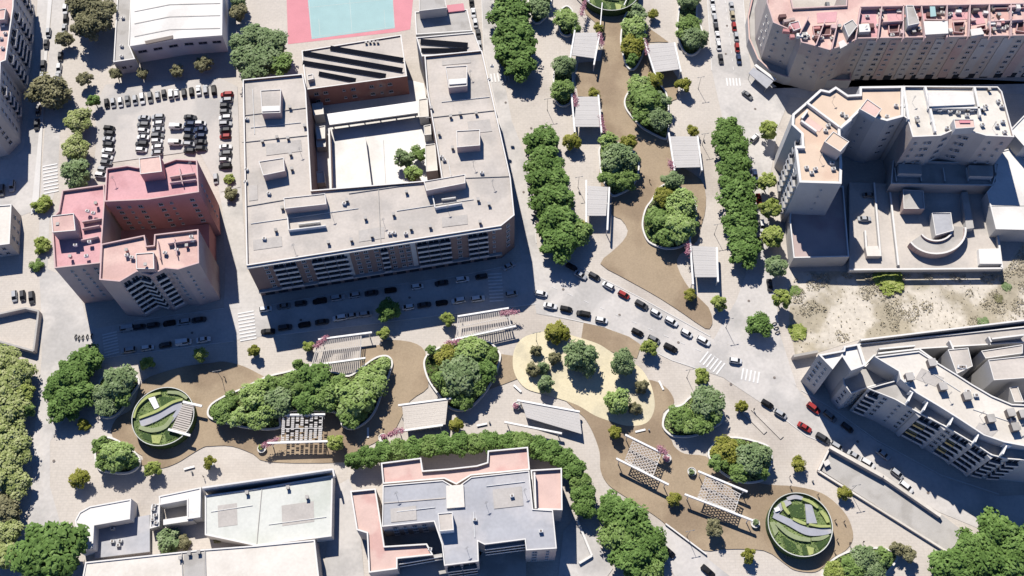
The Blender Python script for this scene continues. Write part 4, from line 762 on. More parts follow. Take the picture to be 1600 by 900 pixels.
for px, py, r, st, lb in ((65, 320, 15, 'lime', 'lime green shrub left of the pink tower, uppermost'), (66, 384, 14, 'lime', 'lime green shrub left of the pink tower, middle'), (57, 415, 10, 'mid', 'mid green shrub left of the pink tower, lowest'), (357, 279, 9, 'lime', 'small lime shrub at the bottom of the right car column'), (361, 303, 11, 'dry', 'grey-brown shrub between the tower and the courtyard block'), (264, 847, 20, 'grey', 'clipped grey-green hedge shrub below the U-shaped building'), (288, 848, 12, 'dry', 'brownish shrub beside the clipped hedge'), (340, 838, 9, 'dry', 'low brownish shrub in the strip garden, left'), (368, 836, 9, 'mid', 'low green shrub in the strip garden, right'),
                         (1386, 436, 24, 'lime', 'bright green shrub patch at the top of the vacant lot'), (1245, 516, 15, 'lime', 'bright green shrub at the lower left of the vacant lot'), (1243, 455, 9, 'mid', 'green shrub beside the roadside wall of the vacant lot'), (1573, 447, 8, 'grey', 'small dark shrub far right in the vacant lot'), (1560, 466, 8, 'dry', 'small brown shrub far right in the vacant lot'), (130, 664, 10, 'olive', 'low olive shrub between the left park beds'), (1398, 445, 16, 'lime', 'second bright green shrub patch at the top of the vacant lot'), (1535, 502, 9, 'grey', 'low pale shrub along the bottom wall of the vacant lot')):
    shrub(px, py, r, st, lb, flat=.2 if 'patch' in lb or 'vacant' in lb else .8)
# ---------------------------------------------------------------- park planting beds
def bed(desc, poly, trees, zr=.9, k=4):
    p = ccw(smooth(ccw(PL(poly, zr)), k)); c = centroid(p); root = thing('planting_bed', f'white kerbed {desc}', 'planting bed', (c[0], c[1], 0), 0, 'white kerbed planting beds')
    b = MB(); b.ring(p, offset(p, .55), 0, zr, X['cope']); b.build('kerb', root)
    b = MB(); q = offset(p, .5); b.prism(q, 0.05, .62, X['soil']); b.build('soil', root)
    # ground cover: uncountable
    random.seed(int(c[0] * 7 + c[1])); it = []; q = offset(p, .8)
    xs = [v[0] for v in q]; ys = [v[1] for v in q]; A = abs(area(q)); n = int(A * 13); blobs = [(random.uniform(min(xs), max(xs)), random.uniform(min(ys), max(ys)), random.uniform(1, 2.6), random.random()) for _ in range(int(A / 9) + 3)]
    while n > 0:
        x, y = random.uniform(min(xs), max(xs)), random.uniform(min(ys), max(ys)); n -= 1
        if not inside(q, x, y): continue
        bl = min(blobs, key=lambda o: (o[0] - x) ** 2 + (o[1] - y) ** 2); d = math.hypot(bl[0] - x, bl[1] - y) / bl[2]
        z = .62 + random.random() * .25 + max(0, 1 - d * d) * bl[2] * .55
        it.append((Vector((x, y, z)), Vector((random.gauss(0, .5), random.gauss(0, .5), 1)), random.uniform(.2, .38), min(1, max(0, bl[3] * .8 + random.gauss(.1, .15)))))
    me = leaf_mesh('groundcover', it, F['mid' if int(abs(c[0])) % 2 else 'light']); o = link('groundcover', me); o['kind'] = 'stuff'; o['label'] = f'leafy ground cover filling the {desc}'; o['category'] = 'ground cover'
    many(f'the {desc}', trees, 'trees in the park beds', 'left', z0=.6)
bed('bed beside the dark clump', [(216, 589), (218, 600), (209, 613), (198, 630), (185, 646), (172, 653), (159, 652), (151, 640), (150, 615), (158, 590), (180, 578), (205, 580)], [(182, 598, 26, 'grey'), (168, 632, 16, 'grey'), (190, 622, 14, 'mid'), (160, 612, 14, 'grey')])
bed('rounded bed below the left circular garden', [(180, 685), (200, 697), (213, 707), (220, 720), (213, 733), (197, 740), (173, 739), (153, 733), (147, 710), (152, 690), (165, 682)], [(182, 712, 24, 'light'), (158, 696, 14, 'mid'), (205, 722, 11, 'mid'), (162, 722, 12, 'mid')])
bed('long two-lobed bed', [(323, 645), (330, 630), (355, 615), (378, 606), (412, 589), (442, 581), (470, 576), (520, 580), (545, 586), (565, 572), (588, 557), (606, 555), (614, 566), (609, 585), (600, 607), (587, 642), (570, 662), (549, 671), (533, 664), (529, 648), (505, 643), (442, 645), (437, 669), (392, 670), (355, 662), (330, 655)],
    [(348, 642, 18, 'mid'), (372, 652, 15, 'light'), (398, 618, 23, 'light'), (402, 655, 16, 'light'), (436, 628, 21, 'grey'), (426, 600, 15, 'mid'), (463, 598, 22, 'mid'), (490, 592, 24, 'dark'), (478, 628, 20, 'dark'), (510, 620, 22, 'mid'), (530, 602, 17, 'mid'), (556, 620, 29, 'light'), (548, 650, 19, 'mid'), (580, 598, 22, 'light'), (596, 572, 15, 'light'), (360, 625, 13, 'mid'), (420, 645, 14, 'light'), (465, 570, 10, 'mid')])
bed('egg-shaped bed left of the yellow playground', [(754, 530), (769, 536), (779, 547), (783, 557), (777, 580), (766, 603), (751, 623), (733, 639), (715, 642), (700, 636), (685, 618), (669, 595), (662, 575), (662, 562), (669, 552), (692, 539), (723, 530)], [(738, 548, 23, 'light'), (700, 556, 17, 'olive'), (717, 586, 29, 'grey'), (755, 582, 20, 'dark'), (688, 592, 15, 'mid'), (724, 622, 16, 'mid'), (673, 546, 8, 'mid'), (765, 554, 13, 'mid'), (746, 607, 14, 'mid'), (703, 612, 12, 'light')])
bed('bed right of the yellow playground', [(1047, 637), (1037, 650), (1035, 667), (1047, 680), (1060, 683), (1083, 682), (1107, 673), (1128, 660), (1130, 645), (1120, 620), (1097, 610), (1077, 620), (1065, 631)], [(1104, 628, 25, 'grey'), (1063, 652, 19, 'mid'), (1093, 662, 18, 'mid'), (1116, 650, 14, 'mid'), (1072, 667, 13, 'light')])
bed('bed above the lower circular garden', [(1107, 703), (1108, 717), (1120, 732), (1140, 747), (1163, 755), (1187, 753), (1200, 744), (1207, 720), (1203, 698), (1180, 688), (1150, 682), (1122, 685)], [(1134, 702, 20, 'olive'), (1178, 716, 26, 'grey'), (1122, 722, 13, 'mid'), (1156, 736, 17, 'mid'), (1190, 738, 12, 'mid')])
bed('oval bed cut by the bottom edge', [(1283, 905), (1290, 885), (1310, 867), (1347, 855), (1387, 857), (1404, 868), (1392, 890), (1365, 912), (1320, 925), (1290, 922)], [(1352, 872, 19, 'grey'), (1380, 870, 14, 'mid'), (1330, 890, 18, 'mid'), (1304, 894, 16, 'lime'), (1366, 892, 16, 'grey')])
bed('narrow bed beside the top garden', [(970.5, 43), (969, 65), (973, 87), (978, 102), (985, 109), (994, 106), (1003, 91), (1007, 78), (1009, 54), (1007, 26), (999, 15), (983, 13), (975, 26)], [(995, 20, 14, 'grey'), (991, 41, 18, 'light'), (987, 71, 17, 'olive'), (987, 93, 11, 'dark'), (1000, 60, 10, 'mid')])
bed('bed in the upper path bend', [(981, 143), (975, 156), (977, 169), (986, 182), (999, 196), (1012, 205), (1037, 217), (1044, 212), (1046, 180), (1042, 145), (1022, 125), (995, 128)], [(1000, 134, 18, 'light'), (1024, 124, 12, 'olive'), (1010, 160, 25, 'mid'), (1030, 184, 20, 'grey'), (1004, 182, 15, 'mid'), (1034, 156, 14, 'grey')])
bed('teardrop bed by the brown path', [(936, 230), (936, 251), (939, 274), (947, 293), (957, 306), (970, 303), (987, 293), (997, 276), (999, 255), (991, 236), (973, 224), (950, 220)], [(951, 222, 15, 'light'), (983, 221, 14, 'olive'), (967, 250, 26, 'grey'), (950, 275, 15, 'mid'), (978, 280, 17, 'mid')])
bed('large rounded bed opposite the teardrop one', [(1017, 312), (1008, 325), (1003, 344), (1004, 360), (1012, 377), (1029, 386), (1047, 389), (1068, 384), (1083, 367), (1088, 350), (1089, 330), (1085, 310), (1066, 293), (1047, 285), (1030, 292)], [(1050, 281, 16, 'grey'), (1038, 308, 16, 'olive'), (1066, 320, 24, 'light'), (1030, 346, 20, 'mid'), (1060, 356, 25, 'light'), (1040, 370, 15, 'mid'), (1080, 348, 11, 'mid')])
bed('slim bed beside the right avenue', [(1058, 33), (1058, 54), (1064, 73), (1072, 84), (1083, 86), (1093, 79), (1099, 65), (1097, 43), (1090, 26), (1090, 4), (1088, -25), (1062, -25), (1061, 5)], [(1076, 0, 16, 'grey'), (1076, 38, 17, 'mid'), (1086, 60, 18, 'grey'), (1066, 53, 9, 'light'), (1080, -18, 14, 'mid')])
bed('slim bed left of the roofed pergolas', [(864, 139), (867, 156), (877, 166), (890, 162), (896, 147), (895, 112), (888, 90), (873, 92), (865, 112)], [(881, 103, 17, 'grey'), (880, 140, 18, 'mid')])
bed('small bed beside the uppermost pergola', [(872, 20), (873, 45), (880, 55), (891, 55), (896, 43), (896, 18), (885, 8)], [(885, 30, 17, 'light'), (898, 44, 9, 'mid')])
bed('small bed beside the left avenue trees', [(826, -20), (828, 22), (836, 36), (849, 31), (861, 10), (860, -22)], [(841, 12, 18, 'grey'), (848, -8, 16, 'mid')])
# single park trees in white pots
_pot = MB(); _pot.lathe([(.55, 0), (.8, .45), (.98, .8), (1.0, .86), (.86, .87), (.84, .7)], X['pot'], 20); potme = _pot.mesh('pot')
def potted(px, py, r, style, label, group='potted park trees', pr=1.0, kind='small', zc=None):
    rm_ = r * mpp(py); zc = zc or (.9 + rm_ * .95); c = P(px, py, zc); t = thing('potted_tree', label, 'potted tree', (c.x, c.y, 0), rnd.uniform(0, 6), group)
    link('pot', potme, t, (0, 0, 0), 0, (pr, pr, 1)); link('trunk', TR[1], t, (0, 0, .7), 0, (1.7, 1.7, zc - .7)); link('crown', crown(style, kind, rnd.randrange(3)), t, (0, 0, zc), rnd.uniform(0, 6), (rm_ * 1.08, rm_ * 1.08, rm_ * .95))
for px, py, r, st, lb in ((231, 567, 11, 'lime', 'at the shadow edge above the left circular garden'), (312, 556, 12, 'lime', 'above the top edge of the left brown path'), (397, 547, 10, 'olive', 'just right of the left crosswalk'), (240, 732, 13, 'lime', 'below the left circular garden'), (327, 722, 10, 'olive', 'on the plaza above the U-shaped building'), (124, 748, 14, 'olive', 'alone on the pale ground at the lower left'), (599, 521, 10, 'lime', 'right of the left street-side pergola'), (700, 499, 11, 'lime', 'left of the right street-side pergola'), (527, 691, 14, 'lime', 'right of the chequered pergola'), (713, 664, 10, 'olive', 'below the egg-shaped bed'), (481, 541, 9, 'lime', 'ending the left street-side pergola'),
                          (1016, 543, 13, 'lime', 'beside the cars at the tip of the playground'), (962, 675, 11, 'olive', 'at the bottom tip of the playground'), (1097, 589, 13, 'lime', 'at the corner below the diagonal street'), (1159, 634, 10, 'olive', 'right of the bed by the playground'), (1249, 724, 11, 'olive', 'above the lower circular garden'), (1320, 771, 10, 'olive', 'beside the car park ramp'), (1054, 780, 10, 'olive', 'between the two slatted pergolas'), (1169, 868, 11, 'olive', 'below left of the lower circular garden'),
                          (1079, 460, 9, 'olive', 'on the lower right of the brown wedge'), (1123, 472, 13, 'lime', 'right of the lowest upper-park pergola'), (1068, 132, 12, 'olive', 'right of the bed in the upper bend'), (1083, 203, 9, 'olive', 'left of the right avenue row'), (894, 221, 13, 'olive', 'right of the left avenue row'), (1020, 21, 8, 'olive', 'at the top of the upper park'), (912, 357, 11, 'olive', 'at the foot of the long ramped pergola'), (929, 145, 9, 'olive', 'between the two roofed pergolas on the left'), (936, 42, 8, 'olive', 'at the top end of the uppermost pergola')):
    potted(px, py, r, st, f'{STYLE[st]} tree in a white pot {lb}')
for px, py, r, st, lb, kd in ((871, 520, 17, 'olive', 'bushy olive tree in a pot at the top left of the yellow playground', 'small'), (908, 560, 26, 'grey', 'large grey-green tree in a white crescent planter in the middle of the playground', 'big'), (974, 566, 19, 'grey', 'rounded grey-green tree at the right of the playground', 'big'), (965, 626, 19, 'light', 'light green tree at the lower right of the playground', 'big'), (852, 600, 13, 'grey', 'low grey-green tree in the lower left playground planter', 'small')):
    potted(px, py, r, st, lb, 'trees on the yellow playground', 2.6 if r > 22 else 1.8, kd, 4.6 if r > 18 else 3.2)
for px, py, r, st, lb in ((838, 549, 9, 'dry', 'dark spiky shrub at the left of the playground'), (866, 560, 10, 'dry', 'brown tuft shrub left of the large playground tree'), (832, 577, 11, 'dry', 'sparse brown shrub on the playground, left of the low planter'), (848, 575, 10, 'grey', 'sparse grey shrub on the playground behind the low planter'), (1003, 605, 11, 'dry', 'dark brown shrub right of the light playground tree'), (993, 638, 10, 'dry', 'brown shrub at the lower right of the playground')):
    shrub(px, py, r, st, lb, 'dry shrubs on the playground', flat=1.3)
for px, py, lb, fl in ((1042, 716, 'pink flowering', 'pinkfl'), (1081, 737, 'grey leafy', 'grey'), (1180, 818, 'pale leafy', 'grey'), (598, 684, 'pink flowering', 'pinkfl'), (409, 701, 'pale leafy', 'lime'), (807, 634, 'pink flowering', 'pinkfl')):
    c = P(px, py, .9); side = {1042: 'at the right end of the upper slatted pergola', 1081: 'at the upper end of the lower slatted pergola', 1180: 'at the lower end of the lower slatted pergola', 598: 'by the pergola below the egg-shaped bed', 409: 'at the left end of the chequered pergola', 807: 'at the pale pergola below the playground'}[px]
    t = thing('flower_pot', f'big white pot with {lb} plant {side}', 'flower pot', (c.x, c.y, 0), rnd.uniform(0, 6), 'big flower pots')
    link('pot', potme, t, (0, 0, 0), 0, (1.35, 1.35, 1.25)); link('plant', crown(fl, 'small', 1), t, (-.2, .3, 1.4), 0, (1.0, 1.0, .9))
# dry grass and weeds of the vacant lot
random.seed(5); lotp = PL([(1240, 428), (1566, 428), (1600, 380), (1610, 498), (1345, 527), (1250, 552), (1237, 505)], 0); it = []
xs = [v[0] for v in lotp]; ys = [v[1] for v in lotp]; bl = [(random.uniform(min(xs), max(xs)), random.uniform(min(ys) + 4, max(ys)), random.uniform(.6, 3.2)) for _ in range(90)]
while len(it) < 4200:
    x, y = random.uniform(min(xs), max(xs)), random.uniform(min(ys), max(ys))
    if not inside(lotp, x, y): continue
    d = min(math.hypot(o[0] - x, o[1] - y) / o[2] for o in bl)
    if d > 1.1 and random.random() > .05: continue
    it.append((Vector((x, y, .1 + random.random() * .3 + max(0, 1 - d) * .3)), Vector((random.gauss(0, .5), random.gauss(0, .5), 1)), random.uniform(.12, .36), random.uniform(.2, 1)))
o = link('dry_grass', leaf_mesh('dry_grass', it, foliage('dry_grass_blades', (.26, .22, .14), (.40, .35, .25), (.52, .47, .35)))); o['kind'] = 'stuff'; o['label'] = 'dry straw grass and weeds on the vacant lot'; o['category'] = 'grass'

# ---------------------------------------------------------------- circular gardens
def ring_garden(px, py, rpx, ry, label, variant):
    zr = 3.6; c = P(px, py, zr); Rr = rpx * mpp(py) * (HCAM - zr) / HCAM
    t = thing('circular_garden', label, 'garden', (c.x, c.y, 0), 0)
    cir = lambda r, n=48, ox=0, oy=0: [(c.x + ox + r * math.cos(6.2832 * i / n), c.y + oy + r * math.sin(6.2832 * i / n)) for i in range(n)]
    b = MB(); b.ring(cir(Rr), cir(Rr - .22), zr - .22, zr, X['roofgreen']); b.build('rim', t)
    b = MB(); b.ring(cir(Rr - .05), cir(Rr - .22), .0, zr - .23, X['darkgreen']); b.build('drum_wall', t)  # wall coloured dark green to paint in the shade below the rim
    b = MB(); b.prism(cir(Rr - .23), 2.0, 2.6, X['lawn']); b.build('lawn', t)
    def pt(u, v): return (c.x + u * Rr, c.y + v * Rr)
    def slab(poly, z0, z1, m, nm): b = MB(); b.prism([pt(u, v) for u, v in poly], z0 + (1.8 if z0 < 1 else 1.0), z1 + 1.2, m); b.build(nm, t)
    def band(pts, wd, z, m, nm):         # a curved strip lying on the lawn
        q = []; n = len(pts)
        for k in range(n - 1):
            p0, p1, p2, p3 = (Vector(pts[max(0, min(n - 1, k + d))]) for d in (-1, 0, 1, 2))
            for s_ in range(5):
                u = s_ / 5; q.append(.5 * (2 * p1 + (p2 - p0) * u + (2 * p0 - 5 * p1 + 4 * p2 - p3) * u * u + (3 * p1 - p0 - 3 * p2 + p3) * u ** 3))
        q.append(Vector(pts[-1])); L_, R_ = [], []
        for k in range(len(q)):
            d = (q[min(k + 1, len(q) - 1)] - q[max(k - 1, 0)]).normalized(); nn = Vector((-d.y, d.x)) * wd / 2 * (.75 + .25 * math.sin(3.14 * k / (len(q) - 1)))
            L_.append(tuple(q[k] + nn)); R_.append(tuple(q[k] - nn))
        b = MB(); b.prism([pt(*v) for v in L_ + R_[::-1]], 2.55, 2.6 + z, m); b.build(nm, t)
    def patch(poly, z, m, nm): b = MB(); b.prism([pt(u, v) for u, v in poly], 2.55, 2.6 + z, m); b.build(nm, t)
    if variant == 1:
        patch([(-.7, -.42), (-.3, -.6), (-.2, -.86), (-.55, -.72)], .2, X['darkgreen'], 'ivy_bed'); patch([(.1, -.45), (.45, -.3), (.6, -.62), (.2, -.82)], .21, X['darkgreen'], 'ivy_bed')
        patch([(-.28, .7), (.28, .66), (.2, .42), (-.1, .3)], .22, X['darkgreen'], 'ivy_bed'); patch([(-.3, -.62), (.05, -.62), (0, -.9), (-.22, -.88)], .3, X['limegrass'], 'grass_bank')
        band([(-.71, -.24), (-.30, -.04), (.15, .26), (.53, .45)], .30, .45, X['path'], 'walkway'); band([(.05, -.40), (.34, -.02), (.53, .40)], .13, .55, X['path'], 'walkway')
        band([(-.76, -.06), (-.22, .18), (.22, .47), (.55, .58)], .10, .95, X['limegrass'], 'hedge'); band([(-.95, -.05), (-.9, .34), (-.6, .68), (-.2, .80)], .11, .8, X['limegrass'], 'hedge')
        band([(.0, .84), (.4, .80), (.68, .62)], .12, .6, X['palegrass'], 'grass_bank'); band([(-.72, -.36), (-.3, -.46), (.1, -.34), (.3, .0)], .16, .6, X['palegrass'], 'grass_bank')
        patch([(-.56, .60), (-.36, .66), (-.16, .30), (-.30, .22)], 1.2, X['white'], 'bridge')
        for (a_, b_, c_, d_) in ((.58, .48, 1.22, .33), (.25, -.46, .98, -.66)): b = MB(); b.wall(pt(a_, b_), pt(c_, d_), .7, 3.4, 3.95, X['white']); b.build('handrail_beam', t)
        for i in range(13):
            f = i / 12; b = MB(); b.wall(pt(.60 - .28 * f, .42 - .80 * f), pt(.95 - .07 * f, .34 - .88 * f), .5, 2.65, 2.9 + .9 * (1 - f), X['slat']); b.build('stair_tread', t)
    else:
        patch([(-.28, .6), (.2, .66), (.2, .2), (-.24, .24)], .2, X['darkgreen'], 'ivy_bed'); patch([(-.58, -.36), (-.2, -.6), (-.12, -.9), (-.5, -.76)], .2, X['darkgreen'], 'ivy_bed'); patch([(.42, -.55), (.9, -.3), (.8, -.55), (.5, -.78)], .21, X['darkgreen'], 'ivy_bed'); patch([(-.02, -.6), (.12, -.62), (.14, -.92), (0, -.94)], .22, X['darkgreen'], 'ivy_bed')
        patch([(-.86, .5), (-.7, .6), (-.55, .3), (-.85, .2)], .23, X['darkgreen'], 'ivy_bed')
        band([(-.78, .30), (-.33, .08), (.18, -.20), (.64, -.22), (.95, -.16)], .24, .5, X['path'], 'walkway'); patch([(.24, .65), (.45, .62), (.54, .04), (.22, .04)], .55, X['path'], 'walkway'); band([(-.30, .80), (-.05, .87), (.2, .82)], .13, .6, X['path'], 'walkway'); band([(-.72, .34), (-.5, .58), (-.2, .74)], .2, .42, X['path'], 'walkway')
        band([(-.46, .70), (-.42, .5), (-.30, .32)], .11, 1.0, X['limegrass'], 'hedge'); band([(-.2, .18), (0, .08), (.18, .01)], .10, .9, X['limegrass'], 'hedge'); band([(.28, .0), (.6, -.06), (.93, -.06)], .08, 1.0, X['limegrass'], 'hedge'); band([(.17, .80), (.42, .70), (.62, .52)], .10, .9, X['limegrass'], 'hedge'); band([(.70, .42), (.82, .25), (.88, .06)], .13, .7, X['limegrass'], 'hedge')
        band([(-.72, .04), (-.42, -.26), (-.1, -.42), (.26, -.48)], .15, .7, X['palegrass'], 'grass_bank'); patch([(-.93, .08), (-.76, .1), (-.68, -.2), (-.82, -.35)], .4, X['palegrass'], 'grass_bank'); patch([(.12, -.66), (.34, -.72), (.30, -.90), (.16, -.94)], .5, X['limegrass'], 'grass_bank'); band([(.3, -.45), (.6, -.42), (.85, -.3)], .12, .4, X['palegrass'], 'grass_bank')
        patch([(-.76, .50), (-.6, .56), (-.56, .44), (-.72, .38)], .9, X['roofwhite'], 'white_block')
    random.seed(variant + 3); it = []
    for _ in range(1100):
        a = random.random() * 6.28; r = (Rr - .7) * math.sqrt(random.random()); it.append((Vector((r * math.cos(a), r * math.sin(a), 2.65 + random.random() * .25)), Vector((random.gauss(0, .5), random.gauss(0, .5), 1)), random.uniform(.12, .28), random.random()))
    o = link('grass_tufts', leaf_mesh('grass_tufts', it, F['mid']), t); o['kind'] = 'stuff'
    return t
ring_garden(254.5, 650, 48.5, 44, 'circular sunken garden with a stair and lime hedges on the left brown path', 1)
ring_garden(1250.5, 819, 50.5, 51, 'circular sunken garden with curving grey walks at the lower right', 2)
rg = ring_garden(954, -20, 47, 42, 'circular sunken garden cut by the top edge', 2)
for a, c in (((921, 2), (890, -30)), ((975, 8), (990, -25)), ((941, 4), (938, 40))):
    b = MB(); b.wall(P2(*a, 3.9), P2(*c, 3.9), .35, 3.62, 3.95, X['white']); b.build('bridge_beam', rg)
# ---------------------------------------------------------------- pergolas
def pergola(label, quad, beams, h, style, cm=None):
    c = P(*centroid(quad), h); t = thing('pergola', label, 'pergola', (c.x, c.y, 0), 0, 'park pergolas')
    q = [P(x, y, h) for x, y in quad]                    # TL TR BR BL
    def uv(u, v): return q[0].lerp(q[1], u).lerp(q[3].lerp(q[2], u), v)
    if style == 'panel':
        b = MB(); n = 13
        for i in range(n):
            u0, u1 = i / n, (i + .965) / n; b.prism([tuple(p[:2]) for p in (uv(0, u0), uv(1, u0), uv(1, u1), uv(0, u1))], h - .14 + .02 * (i % 2), h - .02 + .02 * (i % 2), cm or X['canopy'])
        b.build('canopy', t)
        b = MB()
        for v in (.02, .5, .98): b.wall(uv(0, v)[:2], uv(1, v)[:2], .2, h - .42, h - .19, X['white'])
        b.build('rafter', t)
    else:
        b = MB(); n, m = {'slat': (15, 7), 'check': (12, 9), 'open': (24, 1)}[style]
        for i in range(n):
            for j in range(m):
                if style == 'check' and (i // 2 + j // 2) % 2 == 0 and (i + j) % 3 == 0: continue
                o_ = .5 / m if (i % 2 and style == 'slat') else 0; gu = .72 if style != 'open' else .45
                u0, u1 = i / n, (i + gu) / n; v0, v1 = max(0, j / m - o_ + .015), min(1, (j + .80) / m - o_)
                if style == 'open': v0, v1 = 0, 1
                if v1 - v0 < .02: continue
                zz = h - .1 + .04 * (i % 2); P4 = [uv(v0, u0), uv(v1, u0), uv(v1, u1), uv(v0, u1)]
                if style == 'open': P4 = [uv(u0, v0), uv(u1, v0), uv(u1, v1), uv(u0, v1)]
                b.prism([(p.x, p.y) for p in P4], zz - .08, zz, cm or X['slat'])
        b.build('slat_roof', t)
        b = MB()
        for v in (0, .5, 1): b.wall(uv(0, v)[:2], uv(1, v)[:2], .14, h - .45, h - .2, X['white'])
        for v in (0.02, .98): b.wall(uv(v, 0)[:2], uv(v, 1)[:2], .14, h - .452, h - .202, X['white'])
        b.build('rafter', t)
    for k, (a, d) in enumerate(beams):
        A, D = P(*a, h + .25), P(*d, h + .25); b = MB(); b.wall(A[:2], D[:2], .55, h - .5 - k * .002, h + .25, X['white']); b.build('beam', t)
        for f in (.06, .94):
            p = A.lerp(D, f); b = MB(); b.tube((p.x, p.y, 0), (p.x, p.y, h - .5), .16, .14, X['white'], 8); b.build('post', t)
    return t
pergola('pale open pergola along the shaded street, left one, over the stone plaza', [(498, 529), (566, 521), (564, 559), (486, 570)], [((497, 530), (581, 519)), ((485, 571), (571, 559))], 3.6, 'open')
pergola('pale open pergola with pink flowers along the shaded street, right one', [(715, 495), (794, 482), (800, 507), (712, 527)], [((715, 494), (795, 481)), ((706, 531), (806, 509))], 3.6, 'open')
pergola('chequered grey canopy pergola below the long two-lobed bed', [(440, 650), (505, 649), (503, 688), (438, 689)], [((417, 692), (512, 689)), ((436, 648), (508, 647))], 4.0, 'check', X['canopy'])
pergola('white beamed pergola below the egg-shaped bed', [(628, 632), (700, 624), (696, 663), (632, 672)], [((622, 633), (706, 622)), ((620, 674), (692, 664))], 3.6, 'panel', X['plaza'])
pergola('pale solid pergola below the playground', [(815, 627), (905, 645), (909, 678), (822, 652)], [((808, 625), (906, 643)), ((788, 659), (878, 677))], 2.6, 'panel', X['canopy'])
pergola('slatted timber pergola on the brown path, upper of the two slatted ones', [(990, 684), (1035, 706), (1021, 744), (976, 718)], [((977, 679), (1034, 707)), ((963, 716), (1045, 757))], 4.2, 'slat')
pergola('slatted timber pergola on the brown path, lower of the two slatted ones', [(1103, 742), (1158, 772), (1149, 800), (1090, 776)], [((1091, 736), (1168, 768)), ((1070, 772), (1177, 813))], 4.2, 'slat')
pergola('roofed white pergola left of the brown path, uppermost', [(899, 51), (935, 51), (929, 91), (893, 86)], [((899, 42), (891, 90)), ((937, 52), (928, 101))], 4.6, 'panel')
pergola('roofed white pergola left of the brown path, second from the top', [(901, 151), (934, 151), (937, 198), (897, 198)], [((893, 146), (898, 206)), ((935, 148), (940, 207))], 4.6, 'panel')
pergola('roofed white pergola right of the brown path, at the top', [(1011, 70), (1053, 66), (1061, 108), (1024, 113)], [((1006, 60), (1024, 117)), ((1054, 66), (1064, 112))], 4.6, 'panel')
pergola('roofed white pergola right of the brown path, in the upper bend', [(1047, 213), (1089, 213), (1094, 261), (1055, 262)], [((1045, 207), (1054, 266)), ((1090, 212), (1097, 266))], 4.6, 'panel')
pergola('long roofed white pergola left of the lower brown path', [(918, 290), (950, 292), (947, 337), (917, 337)], [((916, 281), (916, 347)), ((952, 292), (949, 359))], 4.6, 'panel')
pergola('roofed pergola at the lower right of the brown wedge', [(1081, 384), (1119, 386), (1120, 433), (1086, 433)], [((1078, 369), (1083, 444)), ((1120, 386), (1122, 440))], 4.0, 'panel')
def bougain(px0, py0, px1, py1, z, label, w_=.45, n=420):
    A, D = P(px0, py0, z), P(px1, py1, z); c = (A + D) / 2; random.seed(int(px0)); it = []
    for _ in range(n):
        p = A.lerp(D, random.random()) - c + Vector((random.gauss(0, w_), random.gauss(0, w_), random.gauss(.15, .25)))
        it.append((p, Vector((random.gauss(0, .5), random.gauss(0, .5), 1)), random.uniform(.14, .3), random.random()))
    t = thing('flowering_climber', label, 'climber', (c.x, c.y, 0), 0, 'pink climbers on the pergolas'); link('flowers', leaf_mesh('flowers', it, F['pinkfl']), t, (0, 0, z))
    b = MB(); b.tube((0, 0, 0), (.1, .05, z), .07, .05, X['bark'], 6); link('stem', b.mesh('stem'), t)
for i, (a, lb) in enumerate((((493, 541, 512, 526), 'the left street-side pergola'), ((783, 489, 808, 488), 'the right end of the right street-side pergola'), ((698, 537, 719, 533), 'the top of the egg-shaped bed'), ((411, 697, 434, 687), 'the chequered pergola'), ((606, 680, 630, 672), 'the pergola below the egg-shaped bed'), ((936, 52, 941, 70), 'the uppermost left roofed pergola'), ((938, 180, 943, 205), 'the second left roofed pergola'), ((897, 146, 901, 166), 'the left beam of the second left roofed pergola'), ((1007, 62, 1012, 84), 'the upper right roofed pergola'), ((1047, 252, 1051, 264), 'the roofed pergola in the upper bend'), ((1071, 362, 1075, 398), 'the pergola by the brown wedge'), ((914, 2, 908, 24), 'the circular garden at the top'), ((1030, 700, 1040, 708), 'the upper slatted pergola'))):
    bougain(*a, 3.6 if i < 5 else 4.4, f'pink bougainvillea climbing on {lb}')
# ---------------------------------------------------------------- lamps, benches
lm = MB(); lm.lathe([(.14, 0), (.12, .6), (.075, .7), (.06, 6.6)], X['steel'], 8); lp_me = lm.mesh('pole')
am = MB(); am.box((0, 0, 6.62), (2.2, .09, .09), 0, X['steel']); arm_me = am.mesh('arm')
hm = MB(); hm.box((0, 0, 0), (.62, .26, .1), 0, X['steel'], .7); head_me = hm.mesh('lamp_head')
for px, py, lb in ((1090.8, 138.7, 'right of the bed in the upper bend'), (1116, 366, 'beside the right avenue row'), (1097, 226, 'right of the upper-bend pergola'), (903, 293, 'right of the left avenue row'), (855, 172, 'on the pale crossing at the top left of the park'), (1134, 512, 'at the tip of the brown wedge'), (838, 533, 'at the top left of the playground'), (1328, 768, 'beside the car park ramp'), (1073, 590, 'at the corner of the diagonal street'), (347, 592, 'on the left brown path'), (1073, 838, 'below the two slatted pergolas')):
    c = P(px, py, 0); t = thing('street_lamp', f'slender double-headed street lamp {lb}', 'street lamp', (c.x, c.y, 0), .2, 'street lamps in the park')
    link('pole', lp_me, t); link('arm', arm_me, t)
    for s in (-1, 1): link('lamp_head', head_me, t, (s * 1.05, 0, 6.6))
bm_ = MB(); bm_.box((0, 0, .45), (3.2, .6, .1), 0, X['white']); seat_me = bm_.mesh('seat'); bl_ = MB(); bl_.box((0, 0, .2), (.3, .5, .4), 0, X['concrete']); leg_me = bl_.mesh('leg')
